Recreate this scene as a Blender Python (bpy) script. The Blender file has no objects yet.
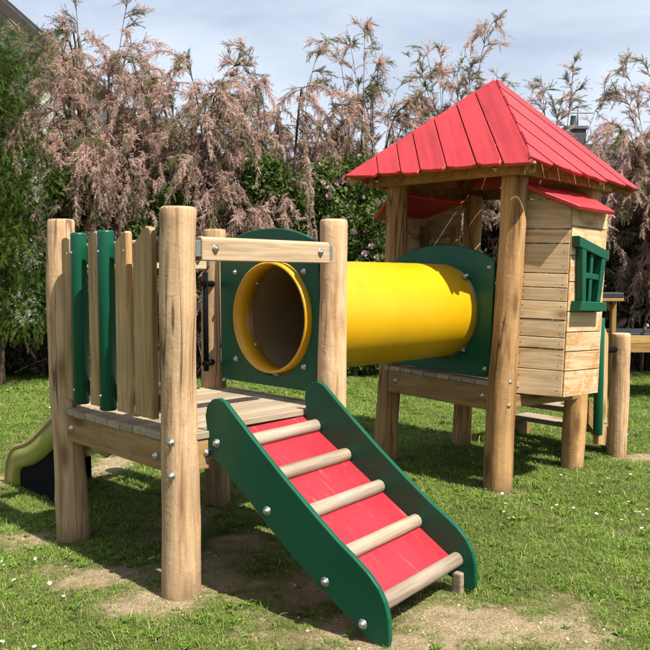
import bpy, bmesh, math, random
import numpy as np
from mathutils import Vector, Matrix

scene = bpy.context.scene
col = scene.collection
R = math.radians
PI = math.pi

# ------------------------------------------------------------------ camera, sky, sun, exposure
EYE = 1.22
FPX = 761.0 / 650.0
cam_data = bpy.data.cameras.new('camera')
cam_data.sensor_width = 36.0
cam_data.lens = 36.0 * FPX
cam_data.clip_start = 0.05
cam_data.clip_end = 2000.0
cam = bpy.data.objects.new('camera', cam_data)
col.objects.link(cam)
cam.location = (0, 0, EYE)
cam.rotation_euler = (R(90) - math.atan(46.0 / 761.0), 0, 0)
scene.camera = cam

SUN_AZ, SUN_EL = R(-43.0), R(55.0)
sun_dir = Vector((math.cos(SUN_AZ) * math.cos(SUN_EL), math.sin(SUN_AZ) * math.cos(SUN_EL), math.sin(SUN_EL)))
world = bpy.data.worlds.new('World')
scene.world = world
world.use_nodes = True
wn, wl = world.node_tree.nodes, world.node_tree.links
wn.clear()
w_out = wn.new('ShaderNodeOutputWorld')
w_bg = wn.new('ShaderNodeBackground')
w_bg.inputs['Strength'].default_value = 0.05
w_sky = wn.new('ShaderNodeTexSky')
w_sky.sky_type = 'NISHITA'
w_sky.sun_disc = False
w_sky.sun_elevation = SUN_EL
w_sky.sun_rotation = math.atan2(sun_dir.x, sun_dir.y)
w_sky.air_density = 1.0
w_sky.dust_density = 1.5
w_sky.ozone_density = 1.2
# thin high cloud over the whole sky
w_tc = wn.new('ShaderNodeTexCoord')
w_map = wn.new('ShaderNodeMapping')
w_map.inputs['Scale'].default_value = (1.0, 1.0, 3.2)
w_noise = wn.new('ShaderNodeTexNoise')
w_noise.inputs['Scale'].default_value = 1.7
w_noise.inputs['Detail'].default_value = 7.0
w_noise.inputs['Roughness'].default_value = 0.55
w_noise.inputs['Distortion'].default_value = 0.35
w_ramp = wn.new('ShaderNodeValToRGB')
w_ramp.color_ramp.elements[0].position = 0.38
w_ramp.color_ramp.elements[0].color = (0.46, 0.46, 0.46, 1)
w_ramp.color_ramp.elements[1].position = 0.62
w_ramp.color_ramp.elements[1].color = (0.88, 0.88, 0.88, 1)
w_mix = wn.new('ShaderNodeMix')
w_mix.data_type = 'RGBA'
w_mix.inputs['B'].default_value = (8.7, 9.7, 11.4, 1)
wl.new(w_tc.outputs['Generated'], w_map.inputs['Vector'])
wl.new(w_map.outputs['Vector'], w_noise.inputs['Vector'])
wl.new(w_noise.outputs['Fac'], w_ramp.inputs['Fac'])
wl.new(w_ramp.outputs['Color'], w_mix.inputs['Factor'])
wl.new(w_sky.outputs['Color'], w_mix.inputs['A'])
wl.new(w_mix.outputs['Result'], w_bg.inputs['Color'])
wl.new(w_bg.outputs['Background'], w_out.inputs['Surface'])

sun_data = bpy.data.lights.new('sun', 'SUN')
sun_data.energy = 5.0
sun_data.angle = R(0.53)
sun_data.color = (1.0, 0.94, 0.85)
sun = bpy.data.objects.new('sun', sun_data)
col.objects.link(sun)
sun.rotation_euler = sun_dir.to_track_quat('Z', 'Y').to_euler()
sun.location = (6, -6, 12)

scene.view_settings.view_transform = 'Standard'
scene.view_settings.look = 'None'
scene.view_settings.exposure = 1.0
scene.view_settings.gamma = 1.0
scene.view_settings.use_curve_mapping = False
scene.render.engine = 'CYCLES'
scene.cycles.use_denoising = True
scene.cycles.max_bounces = 5
scene.cycles.diffuse_bounces = 2
scene.cycles.adaptive_threshold = 0.02
scene.cycles.transparent_max_bounces = 8

# ------------------------------------------------------------------ helpers
rng = random.Random(7)
nrg = np.random.default_rng(11)
WORLD = {}          # object -> world matrix


def V(*a):
    return Vector(a)


def frame(o, x=None, y=None, z=None):
    """matrix with origin o and the given axes (two are enough, third by cross product)"""
    if x is not None: x = Vector(x).normalized()
    if y is not None: y = Vector(y).normalized()
    if z is not None: z = Vector(z).normalized()
    if x is None: x = y.cross(z)
    if y is None: y = z.cross(x)
    if z is None: z = x.cross(y)
    m = Matrix.Identity(4)
    for i, a in enumerate((x, y, z)):
        m[0][i], m[1][i], m[2][i] = a.x, a.y, a.z
    m.translation = Vector(o)
    return m


def put(name, mesh, parent=None, M=None, smooth=None):
    o = bpy.data.objects.new(name, mesh)
    col.objects.link(o)
    M = Matrix.Identity(4) if M is None else M
    WORLD[o] = M.copy()
    if parent is not None:
        o.parent = parent
        o.matrix_local = WORLD[parent].inverted() @ M
    else:
        o.matrix_local = M
    return o


def thing(name, label, cat, M=None, group=None, mesh=None):
    o = put(name, mesh, None, M)
    o['label'] = label
    o['category'] = cat
    o['kind'] = 'thing'
    if group: o['group'] = group
    return o


def from_bm(bm, mat, name='mesh', smooth=False, mats=None):
    me = bpy.data.meshes.new(name)
    bm.normal_update()
    bm.to_mesh(me)
    bm.free()
    for m in (mats or [mat]):
        me.materials.append(m)
    if smooth:
        for p in me.polygons: p.use_smooth = True
    return me


def box_mesh(sx, sy, sz, mat, bevel=0.004, seg=1, center=True):
    bm = bmesh.new()
    bmesh.ops.create_cube(bm, size=1.0)
    bmesh.ops.scale(bm, vec=(sx, sy, sz), verts=bm.verts)
    if bevel:
        bmesh.ops.bevel(bm, geom=list(bm.edges), offset=bevel, segments=seg, profile=0.6, affect='EDGES')
    return from_bm(bm, mat)


def poly_mesh(pts, thick, mat, bevel=0.004, seg=1, smooth=False):
    """extrude a 2D outline (local XZ plane) by thick along local Y, centred"""
    bm = bmesh.new()
    vs = [bm.verts.new((p[0], -thick / 2, p[1])) for p in pts]
    f = bm.faces.new(vs)
    bm.normal_update()
    if f.normal.y > 0:
        bmesh.ops.reverse_faces(bm, faces=[f])
    r = bmesh.ops.extrude_face_region(bm, geom=[f])
    nv = [g for g in r['geom'] if isinstance(g, bmesh.types.BMVert)]
    bmesh.ops.translate(bm, verts=nv, vec=(0, thick, 0))
    bmesh.ops.recalc_face_normals(bm, faces=bm.faces)
    if bevel:
        es = [e for e in bm.edges if abs(e.verts[0].co.y - e.verts[1].co.y) < 1e-6]
        bmesh.ops.bevel(bm, geom=es, offset=bevel, segments=seg, profile=0.6, affect='EDGES')
    me = from_bm(bm, mat)
    return me


def tube_bm(bm, pts, rads, n=8, cap=True):
    pts = [Vector(p) for p in pts]
    rings = []
    side = None
    for i, p in enumerate(pts):
        d = (pts[min(i + 1, len(pts) - 1)] - pts[max(i - 1, 0)])
        if d.length < 1e-9: d = Vector((0, 0, 1))
        d.normalize()
        if side is None:
            side = d.cross(Vector((0.31, 0.2, 0.93)))
            if side.length < 1e-3: side = d.cross(Vector((1, 0, 0)))
        side = (side - d * side.dot(d)).normalized()
        b = d.cross(side)
        r = rads[i] if hasattr(rads, '__len__') else rads
        rings.append([bm.verts.new(p + (side * math.cos(2 * PI * k / n) + b * math.sin(2 * PI * k / n)) * r) for k in range(n)])
    for a, b2 in zip(rings[:-1], rings[1:]):
        for k in range(n):
            bm.faces.new((a[k], a[(k + 1) % n], b2[(k + 1) % n], b2[k]))
    if cap:
        bm.faces.new(list(reversed(rings[0])))
        bm.faces.new(rings[-1])


def tube_mesh(pts, rads, mat, n=10, smooth=True):
    bm = bmesh.new()
    tube_bm(bm, pts, rads, n)
    me = from_bm(bm, mat)
    if smooth:
        for p in me.polygons: p.use_smooth = len(p.vertices) == 4
    return me


def vnoise(x, y, seed=0):
    """value noise in [-1, 1], numpy arrays"""
    xi, yi = np.floor(x).astype(np.int64), np.floor(y).astype(np.int64)
    xf, yf = x - xi, y - yi
    xf = xf * xf * (3 - 2 * xf)
    yf = yf * yf * (3 - 2 * yf)

    def h(a, b):
        n = (a * 374761393 + b * 668265263 + seed * 1442695041) & 0x7fffffff
        n = ((n ^ (n >> 13)) * 1274126177) & 0x7fffffff
        return ((n ^ (n >> 16)) & 0xffff) / 32767.5 - 1.0
    a = h(xi, yi) * (1 - xf) + h(xi + 1, yi) * xf
    b = h(xi, yi + 1) * (1 - xf) + h(xi + 1, yi + 1) * xf
    return a * (1 - yf) + b * yf


def fbm(x, y, seed=0, oct=4):
    t, a = 0.0, 1.0
    for i in range(oct):
        t = t + a * vnoise(x * 2 ** i, y * 2 ** i, seed + i * 17)
        a *= 0.5
    return t / 1.9


# ------------------------------------------------------------------ materials
def new_mat(name):
    m = bpy.data.materials.new(name)
    m.use_nodes = True
    n = m.node_tree.nodes
    return m, n, m.node_tree.links, n['Principled BSDF'], n['Material Output']


ALB = 0.77           # colours below are picked at exposure 0; real albedo is lower


def mixc(n, l, fac, a, b, blend='MIX'):
    k = n.new('ShaderNodeMix')
    k.data_type = 'RGBA'
    k.blend_type = blend
    for s, v in (('Factor', fac), ('A', a), ('B', b)):
        if isinstance(v, (int, float)): k.inputs[s].default_value = v
        elif isinstance(v, tuple): k.inputs[s].default_value = (*[q * ALB for q in v[:3]], 1)
        else: l.new(v, k.inputs[s])
    return k.outputs['Result']


def ramp(n, l, src, stops):
    k = n.new('ShaderNodeValToRGB')
    e = k.color_ramp.elements
    while len(e) < len(stops): e.new(0.5)
    for i, (p, c) in enumerate(stops):
        e[i].position = p
        e[i].color = (*[q * ALB for q in c], 1) if isinstance(c, tuple) else (c, c, c, 1)
    l.new(src, k.inputs['Fac'])
    return k.outputs['Color']


def noise(n, l, vec, scale, detail=4, rough=0.55, dist=0.0):
    k = n.new('ShaderNodeTexNoise')
    k.inputs['Scale'].default_value = scale
    k.inputs['Detail'].default_value = detail
    k.inputs['Roughness'].default_value = rough
    k.inputs['Distortion'].default_value = dist
    if vec is not None: l.new(vec, k.inputs['Vector'])
    return k.outputs['Fac']


def coords(n, l, scale=(1, 1, 1), rand=True):
    tc = n.new('ShaderNodeTexCoord')
    mp = n.new('ShaderNodeMapping')
    mp.inputs['Scale'].default_value = scale
    src = tc.outputs['Object']
    if rand:
        oi = n.new('ShaderNodeObjectInfo')
        mul = n.new('ShaderNodeVectorMath')
        mul.operation = 'MULTIPLY'
        mul.inputs[1].default_value = (17.3, 9.1, 23.7)
        cmb = n.new('ShaderNodeCombineXYZ')
        for i in range(3): l.new(oi.outputs['Random'], cmb.inputs[i])
        l.new(cmb.outputs[0], mul.inputs[0])
        add = n.new('ShaderNodeVectorMath')
        l.new(src, add.inputs[0])
        l.new(mul.outputs[0], add.inputs[1])
        src = add.outputs[0]
    l.new(src, mp.inputs['Vector'])
    return mp.outputs['Vector'], src


def bump(n, l, bsdf, h, strength=0.3, dist=0.01):
    b = n.new('ShaderNodeBump')
    b.inputs['Strength'].default_value = strength
    b.inputs['Distance'].default_value = dist
    l.new(h, b.inputs['Height'])
    l.new(b.outputs['Normal'], bsdf.inputs['Normal'])


def wood(name, light, mid, dark, axis='X', rough=0.72, stain=0.0, stain_col=(0.5, 0.2, 0.05), dents=0.0, vary=0.25, grey=0.0):
    m, n, l, b, _ = new_mat(name)
    sc = {'X': (1.6, 26, 26), 'Z': (26, 26, 1.6), 'Y': (26, 1.6, 26)}[axis]
    vec, raw = coords(n, l, sc)
    g1 = noise(n, l, vec, 1.0, 5, 0.6, 0.6)
    c = ramp(n, l, g1, [(0.30, dark), (0.46, mid), (0.66, light)])
    # fine fibres
    mf = n.new('ShaderNodeMapping'); mf.inputs['Scale'].default_value = {'X': (4, 110, 110), 'Z': (110, 110, 4), 'Y': (110, 4, 110)}[axis]
    l.new(raw, mf.inputs['Vector'])
    fib = ramp(n, l, noise(n, l, mf.outputs[0], 1.0, 3, 0.6), [(0.34, 0.74), (0.56, 1.04)])
    c = mixc(n, l, 0.8, c, fib, 'MULTIPLY')
    # growth-ring figure
    sc2 = {'X': (0.7, 5, 5), 'Z': (5, 5, 0.7), 'Y': (5, 0.7, 5)}[axis]
    mp2 = n.new('ShaderNodeMapping')
    mp2.inputs['Scale'].default_value = sc2
    l.new(raw, mp2.inputs['Vector'])
    wv = n.new('ShaderNodeTexNoise')
    wv.inputs['Scale'].default_value = 1.3
    wv.inputs['Detail'].default_value = 2
    l.new(mp2.outputs[0], wv.inputs['Vector'])
    mm = n.new('ShaderNodeMath'); mm.operation = 'MULTIPLY'; mm.inputs[1].default_value = 16
    l.new(wv.outputs['Fac'], mm.inputs[0])
    ff = n.new('ShaderNodeMath'); ff.operation = 'PINGPONG'; ff.inputs[1].default_value = 1.0
    l.new(mm.outputs[0], ff.inputs[0])
    fig = ramp(n, l, ff.outputs[0], [(0.0, 0.78), (0.35, 1.0), (1.0, 1.0)])
    c = mixc(n, l, 0.55, c, fig, 'MULTIPLY')
    # broad tone change
    tone = ramp(n, l, noise(n, l, raw, 2.2, 3, 0.5), [(0.3, 1.0 - vary), (0.7, 1.0 + vary * 0.25)])
    c = mixc(n, l, 1.0, c, tone, 'MULTIPLY')
    if stain:
        sf = ramp(n, l, noise(n, l, raw, 4.5, 5, 0.6, 2.0), [(0.53, 0.0), (0.56, stain), (0.60, stain * 0.45), (0.68, 0.0)])
        c = mixc(n, l, sf, c, stain_col)
    # knots
    vo = n.new('ShaderNodeTexVoronoi')
    vo.inputs['Scale'].default_value = 1.0
    sk = {'X': (2.2, 7, 7), 'Z': (7, 7, 2.2), 'Y': (7, 2.2, 7)}[axis]
    mk = n.new('ShaderNodeMapping'); mk.inputs['Scale'].default_value = sk
    l.new(raw, mk.inputs['Vector']); l.new(mk.outputs[0], vo.inputs['Vector'])
    kf = ramp(n, l, vo.outputs['Distance'], [(0.09, 0.85), (0.16, 0.4), (0.24, 0.0)])
    c = mixc(n, l, kf, c, (dark[0] * 0.55, dark[1] * 0.5, dark[2] * 0.45))
    if dents:      # long drying cracks and a damp, dirty foot
        mc = n.new('ShaderNodeMapping'); mc.inputs['Scale'].default_value = (9, 9, 0.45)
        l.new(raw, mc.inputs['Vector'])
        cn = n.new('ShaderNodeTexNoise'); cn.inputs['Scale'].default_value = 1.0; cn.inputs['Detail'].default_value = 3; cn.inputs['Distortion'].default_value = 0.15
        l.new(mc.outputs[0], cn.inputs['Vector'])
        cf = ramp(n, l, cn.outputs['Fac'], [(0.484, 0.0), (0.496, 0.85), (0.504, 0.85), (0.516, 0.0)])
        cm = ramp(n, l, noise(n, l, raw, 1.7, 2, 0.5), [(0.46, 0.0), (0.54, 1.0)])
        c = mixc(n, l, mixc(n, l, 1.0, cf, cm, 'MULTIPLY'), c, (0.10, 0.055, 0.028))
        tc2_ = n.new('ShaderNodeTexCoord'); sx = n.new('ShaderNodeSeparateXYZ')
        l.new(tc2_.outputs['Object'], sx.inputs[0])
        ad2 = n.new('ShaderNodeMath'); ad2.operation = 'MULTIPLY_ADD'; ad2.inputs[1].default_value = 0.16
        l.new(noise(n, l, raw, 14, 4, 0.6), ad2.inputs[0]); l.new(sx.outputs['Z'], ad2.inputs[2])
        df = ramp(n, l, ad2.outputs[0], [(0.07, 0.75), (0.20, 0.0)])
        c = mixc(n, l, df, c, (0.21, 0.14, 0.08))
    if grey:
        gf = ramp(n, l, noise(n, l, raw, 3.4, 6, 0.65), [(0.4, 0.0), (0.7, grey)])
        c = mixc(n, l, gf, c, (0.36, 0.34, 0.31))
    hs = n.new('ShaderNodeHueSaturation')
    oi = n.new('ShaderNodeObjectInfo')
    mr = n.new('ShaderNodeMapRange')
    mr.inputs['To Min'].default_value = 0.84
    mr.inputs['To Max'].default_value = 1.12
    l.new(oi.outputs['Random'], mr.inputs['Value'])
    l.new(mr.outputs[0], hs.inputs['Value'])
    l.new(c, hs.inputs['Color'])
    l.new(hs.outputs[0], b.inputs['Base Color'])
    b.inputs['Roughness'].default_value = rough
    b.inputs['Specular IOR Level'].default_value = 0.18
    if dents:
        d = noise(n, l, raw, 22.0, 3, 0.5, 0.8)
        dd = ramp(n, l, d, [(0.35, 0.0), (0.6, 1.0)])
        ad = n.new('ShaderNodeMix'); ad.data_type = 'RGBA'; ad.inputs['Factor'].default_value = dents
        l.new(g1, ad.inputs['A']); l.new(dd, ad.inputs['B'])
        bump(n, l, b, ad.outputs['Result'], 0.40, 0.004)
    else:
        bump(n, l, b, g1, 0.35, 0.003)
    return m


def plastic(name, colr, rough=0.35, var=0.12, bumpy=0.0, bscale=120, scuff=0.0, scuff_col=(0.6, 0.5, 0.4), spec=0.5, sdir=(1, 1, 1), slo=0.56, shi=0.66):
    m, n, l, b, _ = new_mat(name)
    vec, raw = coords(n, l, sdir)
    t = ramp(n, l, noise(n, l, raw, 3.0, 5, 0.6), [(0.3, 1 - var), (0.7, 1 + var * 0.4)])
    c = mixc(n, l, 1.0, colr, t, 'MULTIPLY')
    if scuff:
        sf = ramp(n, l, noise(n, l, vec, 5.0, 9, 0.75, 0.3), [(slo, 0.0), (shi, scuff)])
        c = mixc(n, l, sf, c, scuff_col)
    l.new(c, b.inputs['Base Color'])
    rr = n.new('ShaderNodeMapRange')
    rr.inputs['To Min'].default_value = max(0.05, rough - 0.1)
    rr.inputs['To Max'].default_value = rough + 0.12
    l.new(noise(n, l, raw, 9.0, 4, 0.6), rr.inputs['Value'])
    l.new(rr.outputs[0], b.inputs['Roughness'])
    b.inputs['Specular IOR Level'].default_value = spec
    if bumpy:
        bump(n, l, b, noise(n, l, raw, bscale, 2, 0.5), bumpy, 0.002)
    return m


def simple(name, colr, rough=0.6, metal=0.0, spec=0.5):
    m, n, l, b, _ = new_mat(name)
    vec, raw = coords(n, l)
    t = ramp(n, l, noise(n, l, raw, 6.0, 5, 0.6), [(0.3, 0.8), (0.7, 1.1)])
    l.new(mixc(n, l, 1.0, colr, t, 'MULTIPLY'), b.inputs['Base Color'])
    b.inputs['Roughness'].default_value = rough
    b.inputs['Metallic'].default_value = metal
    b.inputs['Specular IOR Level'].default_value = spec
    return m


def foliage(name, stops, trans=0.3, nscale=1.2, rough=0.65):
    """leaf material; colour picked by the per-leaf 'tint' value, plus slow drift over the plant"""
    m, n, l, b, out = new_mat(name)
    at = n.new('ShaderNodeAttribute'); at.attribute_name = 'tint'
    c = ramp(n, l, at.outputs['Fac'], stops)
    geo = n.new('ShaderNodeNewGeometry')
    dr = ramp(n, l, noise(n, l, geo.outputs['Position'], nscale, 3, 0.5), [(0.35, 0.8), (0.68, 1.12)])
    c = mixc(n, l, 1.0, c, dr, 'MULTIPLY')
    l.new(c, b.inputs['Base Color'])
    b.inputs['Roughness'].default_value = rough
    b.inputs['Specular IOR Level'].default_value = 0.25
    tr = n.new('ShaderNodeBsdfTranslucent')
    l.new(c, tr.inputs['Color'])
    mx = n.new('ShaderNodeMixShader')
    mx.inputs[0].default_value = trans
    l.new(b.outputs[0], mx.inputs[1]); l.new(tr.outputs[0], mx.inputs[2])
    l.new(mx.outputs[0], out.inputs['Surface'])
    return m


MAT = {
    'log': wood('peeled_robinia', (0.74, 0.51, 0.30), (0.65, 0.42, 0.23), (0.38, 0.215, 0.10), 'Z', dents=0.5, vary=0.3),
    'log2': wood('peeled_robinia_golden', (0.70, 0.43, 0.19), (0.60, 0.335, 0.135), (0.36, 0.18, 0.062), 'Z', dents=0.5, vary=0.3),
    'slat': wood('slat_wood', (0.62, 0.42, 0.205), (0.54, 0.345, 0.155), (0.37, 0.215, 0.083), 'Z', vary=0.2),
    'beam': wood('planed_beam', (0.66, 0.50, 0.33), (0.60, 0.44, 0.27), (0.45, 0.30, 0.16), 'X', vary=0.15),
    'joist': wood('oiled_joist', (0.42, 0.26, 0.115), (0.35, 0.205, 0.085), (0.21, 0.115, 0.045), 'X', vary=0.25),
    'deck': wood('weathered_deck', (0.52, 0.41, 0.275), (0.45, 0.34, 0.215), (0.32, 0.225, 0.13), 'X', grey=0.45, vary=0.2),
    'board': wood('pale_cladding', (0.80, 0.59, 0.36), (0.72, 0.50, 0.28), (0.55, 0.34, 0.155), 'X', vary=0.18, stain=0.12, stain_col=(0.55, 0.25, 0.06)),
    'board_stained': wood('stained_cladding', (0.80, 0.60, 0.37), (0.74, 0.52, 0.29), (0.57, 0.35, 0.15), 'X', vary=0.15, stain=0.7, stain_col=(0.58, 0.22, 0.03)),
    'board_inside': wood('inner_cladding', (0.42, 0.24, 0.10), (0.36, 0.19, 0.075), (0.26, 0.125, 0.05), 'X', vary=0.2),
    'rung': wood('weathered_rung', (0.47, 0.375, 0.265), (0.385, 0.29, 0.19), (0.24, 0.165, 0.10), 'X', grey=0.5, vary=0.25),
    'red_wood': None,
    'red': plastic('red_hpl', (0.53, 0.022, 0.036), 0.42, 0.12, 0.10, 300, scuff=0.5, scuff_col=(0.58, 0.22, 0.15), sdir=(1.2, 5, 9), slo=0.57, shi=0.70),
    'green': plastic('green_hdpe', (0.003, 0.090, 0.046), 0.36, 0.12, 0.12, 420, scuff=0.35, scuff_col=(0.05, 0.16, 0.10), sdir=(2, 9, 9), slo=0.60, shi=0.72, spec=0.3),
    'yellow': plastic('yellow_pe', (0.72, 0.40, 0.002), 0.36, 0.10, 0.25, 160, scuff=0.30, scuff_col=(0.55, 0.32, 0.03), sdir=(3, 3, 8), slo=0.58, shi=0.74),
    'collar': plastic('amber_pe', (0.80, 0.40, 0.006), 0.36, 0.08, 0.10, 160),
    'tube_inside': plastic('brown_tube_inside', (0.30, 0.205, 0.105), 0.8, 0.2, 0.5, 90, spec=0.2),  # brown-grey colour on the inner faces of the yellow tube
    'black': plastic('black_rubber', (0.006, 0.006, 0.007), 0.85, 0.2, spec=0.08),
    'steel': simple('galvanised_steel', (0.60, 0.61, 0.62), 0.36, 1.0),
    'screw': simple('screw_steel', (0.42, 0.42, 0.42), 0.4, 1.0),
    'slide': plastic('lime_grp', (0.30, 0.31, 0.045), 0.4, 0.15),
    'slide_rim': plastic('tan_rim', (0.42, 0.28, 0.12), 0.5, 0.2),
    'bark': wood('grey_bark', (0.20, 0.155, 0.12), (0.14, 0.105, 0.08), (0.07, 0.05, 0.04), 'Z', rough=0.9),
}


def red_wood():
    m, n, l, b, _ = new_mat('red_stained_wood')
    vec, raw = coords(n, l, (26, 26, 1.3))
    g = noise(n, l, vec, 1.0, 5, 0.6, 0.5)
    c = ramp(n, l, g, [(0.28, (0.42, 0.016, 0.022)), (0.5, (0.56, 0.027, 0.035)), (0.72, (0.62, 0.04, 0.045))])
    t = ramp(n, l, noise(n, l, raw, 3.2, 5, 0.6), [(0.3, 0.8), (0.7, 1.08)])
    c = mixc(n, l, 1.0, c, t, 'MULTIPLY')
    sf = ramp(n, l, noise(n, l, raw, 6.0, 7, 0.7, 0.4), [(0.60, 0.0), (0.76, 0.25)])
    c = mixc(n, l, sf, c, (0.52, 0.15, 0.12))
    sp = ramp(n, l, noise(n, l, raw, 16.0, 5, 0.7, 1.0), [(0.68, 0.0), (0.74, 0.4)])
    c = mixc(n, l, sp, c, (0.16, 0.02, 0.02))
    hs = n.new('ShaderNodeHueSaturation')
    oi = n.new('ShaderNodeObjectInfo')
    mr = n.new('ShaderNodeMapRange')
    mr.inputs['To Min'].default_value = 0.86; mr.inputs['To Max'].default_value = 1.1
    l.new(oi.outputs['Random'], mr.inputs['Value']); l.new(mr.outputs[0], hs.inputs['Value'])
    l.new(c, hs.inputs['Color']); l.new(hs.outputs[0], b.inputs['Base Color'])
    b.inputs['Roughness'].default_value = 0.55
    bump(n, l, b, g, 0.4, 0.003)
    return m


MAT['red_wood'] = red_wood()

# ------------------------------------------------------------------ the ground
BARE = [  # x, y, rx, ry, weight: trodden and sandy spots
    (0.58, 2.60, 0.42, 0.24, 1.25), (0.28, 2.42, 0.36, 0.22, 1.1), (0.85, 2.78, 0.26, 0.18, 0.8),
    (-1.42, 3.52, 0.26, 0.16, 0.9), (-0.98, 3.10, 0.34, 0.17, 0.85), (-0.66, 2.78, 0.26, 0.15, 0.9),
    (-0.25, 2.95, 0.34, 0.28, 0.8), (-1.42, 4.95, 0.22, 0.32, 0.9), (-0.30, 3.50, 0.40, 0.30, 0.85),
    (2.16, 5.16, 0.20, 0.15, 1.2), (-0.55, 3.25, 0.36, 0.28, 0.8), (-1.20, 4.35, 0.22, 0.16, 0.7), (-0.75, 3.75, 0.45, 0.35, 0.7), (0.0, 3.0, 0.35, 0.3, 0.8),
    (-2.05, 4.55, 0.3, 0.2, 0.9), (0.10, 2.62, 0.2, 0.16, 0.9), (-0.1, 2.5, 0.25, 0.14, 0.5), (1.05, 4.30, 0.16, 0.10, 0.75), (1.60, 4.86, 0.11, 0.07, 0.8),
]


def bare_at(x, y):
    b = np.zeros_like(x)
    for cx, cy, rx, ry, w in BARE:
        b = np.maximum(b, w * np.exp(-(((x - cx) / rx) ** 2 + ((y - cy) / ry) ** 2)))
    b = b * 0.92 + 0.50 * fbm(x * 4.3, y * 4.3, 3, 5) + 0.34 * fbm(x * 17, y * 17, 43, 3) - 0.04
    thin = 0.20 * np.clip(fbm(x * 1.7 + 9, y * 1.7, 21, 3), 0, 1)
    b = np.clip((b - 0.20) / 0.80, 0, 1)
    return np.clip(b + thin, 0, 1)


def ground_z(x, y):
    d = np.exp(-(((x) / 7.0) ** 2 + ((y - 5) / 7.0) ** 2))
    z = 0.020 * fbm(x * 0.9, y * 0.9, 5, 3) * d
    z = z + 0.006 * fbm(x * 9, y * 9, 8, 3) * d
    z = z + 0.022 * np.exp(-(((x - 0.25) / 0.30) ** 2 + ((y - 2.40) / 0.20) ** 2))
    return z - 0.004


def axis_pts(a, b, step, far):
    core = np.arange(a, b + 1e-6, step)
    ext = np.array([1.5, 4, 10, 25, 60, 140, far])
    return np.concatenate([(a - ext)[::-1], core, b + ext])


def build_ground():
    xs = axis_pts(-7, 7, 0.07, 500)
    ys = axis_pts(0.8, 13, 0.06, 500)
    X, Y = np.meshgrid(xs, ys)
    Z = ground_z(X, Y)
    B = bare_at(X, Y)
    far = (np.abs(X) > 7.01) | (Y > 13.01) | (Y < 0.79)
    B[far] = 0.05
    nx, ny = len(xs), len(ys)
    co = np.stack([X, Y, Z], -1).reshape(-1, 3)
    idx = np.arange(nx * ny).reshape(ny, nx)
    q = np.stack([idx[:-1, :-1], idx[:-1, 1:], idx[1:, 1:], idx[1:, :-1]], -1).reshape(-1, 4)
    me = bpy.data.meshes.new('lawn')
    me.vertices.add(len(co)); me.vertices.foreach_set('co', co.ravel())
    me.loops.add(q.size); me.loops.foreach_set('vertex_index', q.ravel())
    me.polygons.add(len(q)); me.polygons.foreach_set('loop_start', np.arange(0, q.size, 4))
    me.update(calc_edges=True)
    a = me.attributes.new('bare', 'FLOAT', 'POINT'); a.data.foreach_set('value', B.ravel())
    me.polygons.foreach_set('use_smooth', np.ones(len(q), dtype=bool))
    m, n, l, b, _ = new_mat('soil_and_turf')
    at = n.new('ShaderNodeAttribute'); at.attribute_name = 'bare'
    geo = n.new('ShaderNodeNewGeometry')
    p = geo.outputs['Position']
    sand = ramp(n, l, noise(n, l, p, 7, 9, 0.75), [(0.30, (0.30, 0.205, 0.11)), (0.48, (0.52, 0.395, 0.235)), (0.7, (0.66, 0.53, 0.345))])
    grit = ramp(n, l, noise(n, l, p, 130, 4, 0.8), [(0.36, 0.42), (0.58, 1.15)])
    sand = mixc(n, l, 0.8, sand, grit, 'MULTIPLY')
    turf = ramp(n, l, noise(n, l, p, 30, 6, 0.7), [(0.3, (0.06, 0.075, 0.020)), (0.5, (0.13, 0.145, 0.040)), (0.72, (0.27, 0.235, 0.11))])
    edge = n.new('ShaderNodeMath'); edge.operation = 'ADD'
    sc = n.new('ShaderNodeMath'); sc.operation = 'MULTIPLY_ADD'; sc.inputs[1].default_value = 1.1; sc.inputs[2].default_value = -0.55
    l.new(noise(n, l, p, 26, 5, 0.7), sc.inputs[0])
    l.new(at.outputs['Fac'], edge.inputs[0]); l.new(sc.outputs[0], edge.inputs[1])
    f = ramp(n, l, edge.outputs[0], [(0.12, 0.0), (0.66, 1.0)])
    l.new(mixc(n, l, f, turf, sand), b.inputs['Base Color'])
    b.inputs['Roughness'].default_value = 0.95
    b.inputs['Specular IOR Level'].default_value = 0.1
    mxh = n.new('ShaderNodeMath'); mxh.operation = 'ADD'
    l.new(noise(n, l, p, 60, 5, 0.75), mxh.inputs[0]); l.new(noise(n, l, p, 14, 3, 0.6), mxh.inputs[1])
    bump(n, l, b, mxh.outputs[0], 1.0, 0.022)
    me.materials.append(m)
    o = put('lawn', me)
    o['kind'] = 'structure'
    o['label'] = 'mown green lawn with worn sandy patches around the play structure'
    return o


build_ground()

# ------------------------------------------------------------------ play structure
A1 = R(44.6)                      # yaw of the low platform
U1, V1 = V(math.cos(A1), math.sin(A1), 0), V(-math.sin(A1), math.cos(A1), 0)
F1 = V(-0.561, 2.894, 0)
SU1, SV1 = 0.835, 0.885
L1, R1, B1 = F1 + V1 * SV1, F1 + U1 * SU1, F1 + V1 * SV1 + U1 * SU1
A2 = R(40.6)                      # yaw of the play house
U2, V2 = V(math.cos(A2), math.sin(A2), 0), V(-math.sin(A2), math.cos(A2), 0)
F2 = V(1.006, 4.385, 0)
SU2, SV2 = 0.80, 0.92
L2, R2, B2 = F2 + V2 * SV2, F2 + U2 * SU2, F2 + V2 * SV2 + U2 * SU2
C2 = (F2 + B2) / 2
TILT = Matrix.Translation(C2) @ Matrix.Rotation(R(2.0), 4, 'Y') @ Matrix.Translation(-C2)
UP = V(0, 0, 1)
ZD = 0.632                        # deck height

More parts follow.
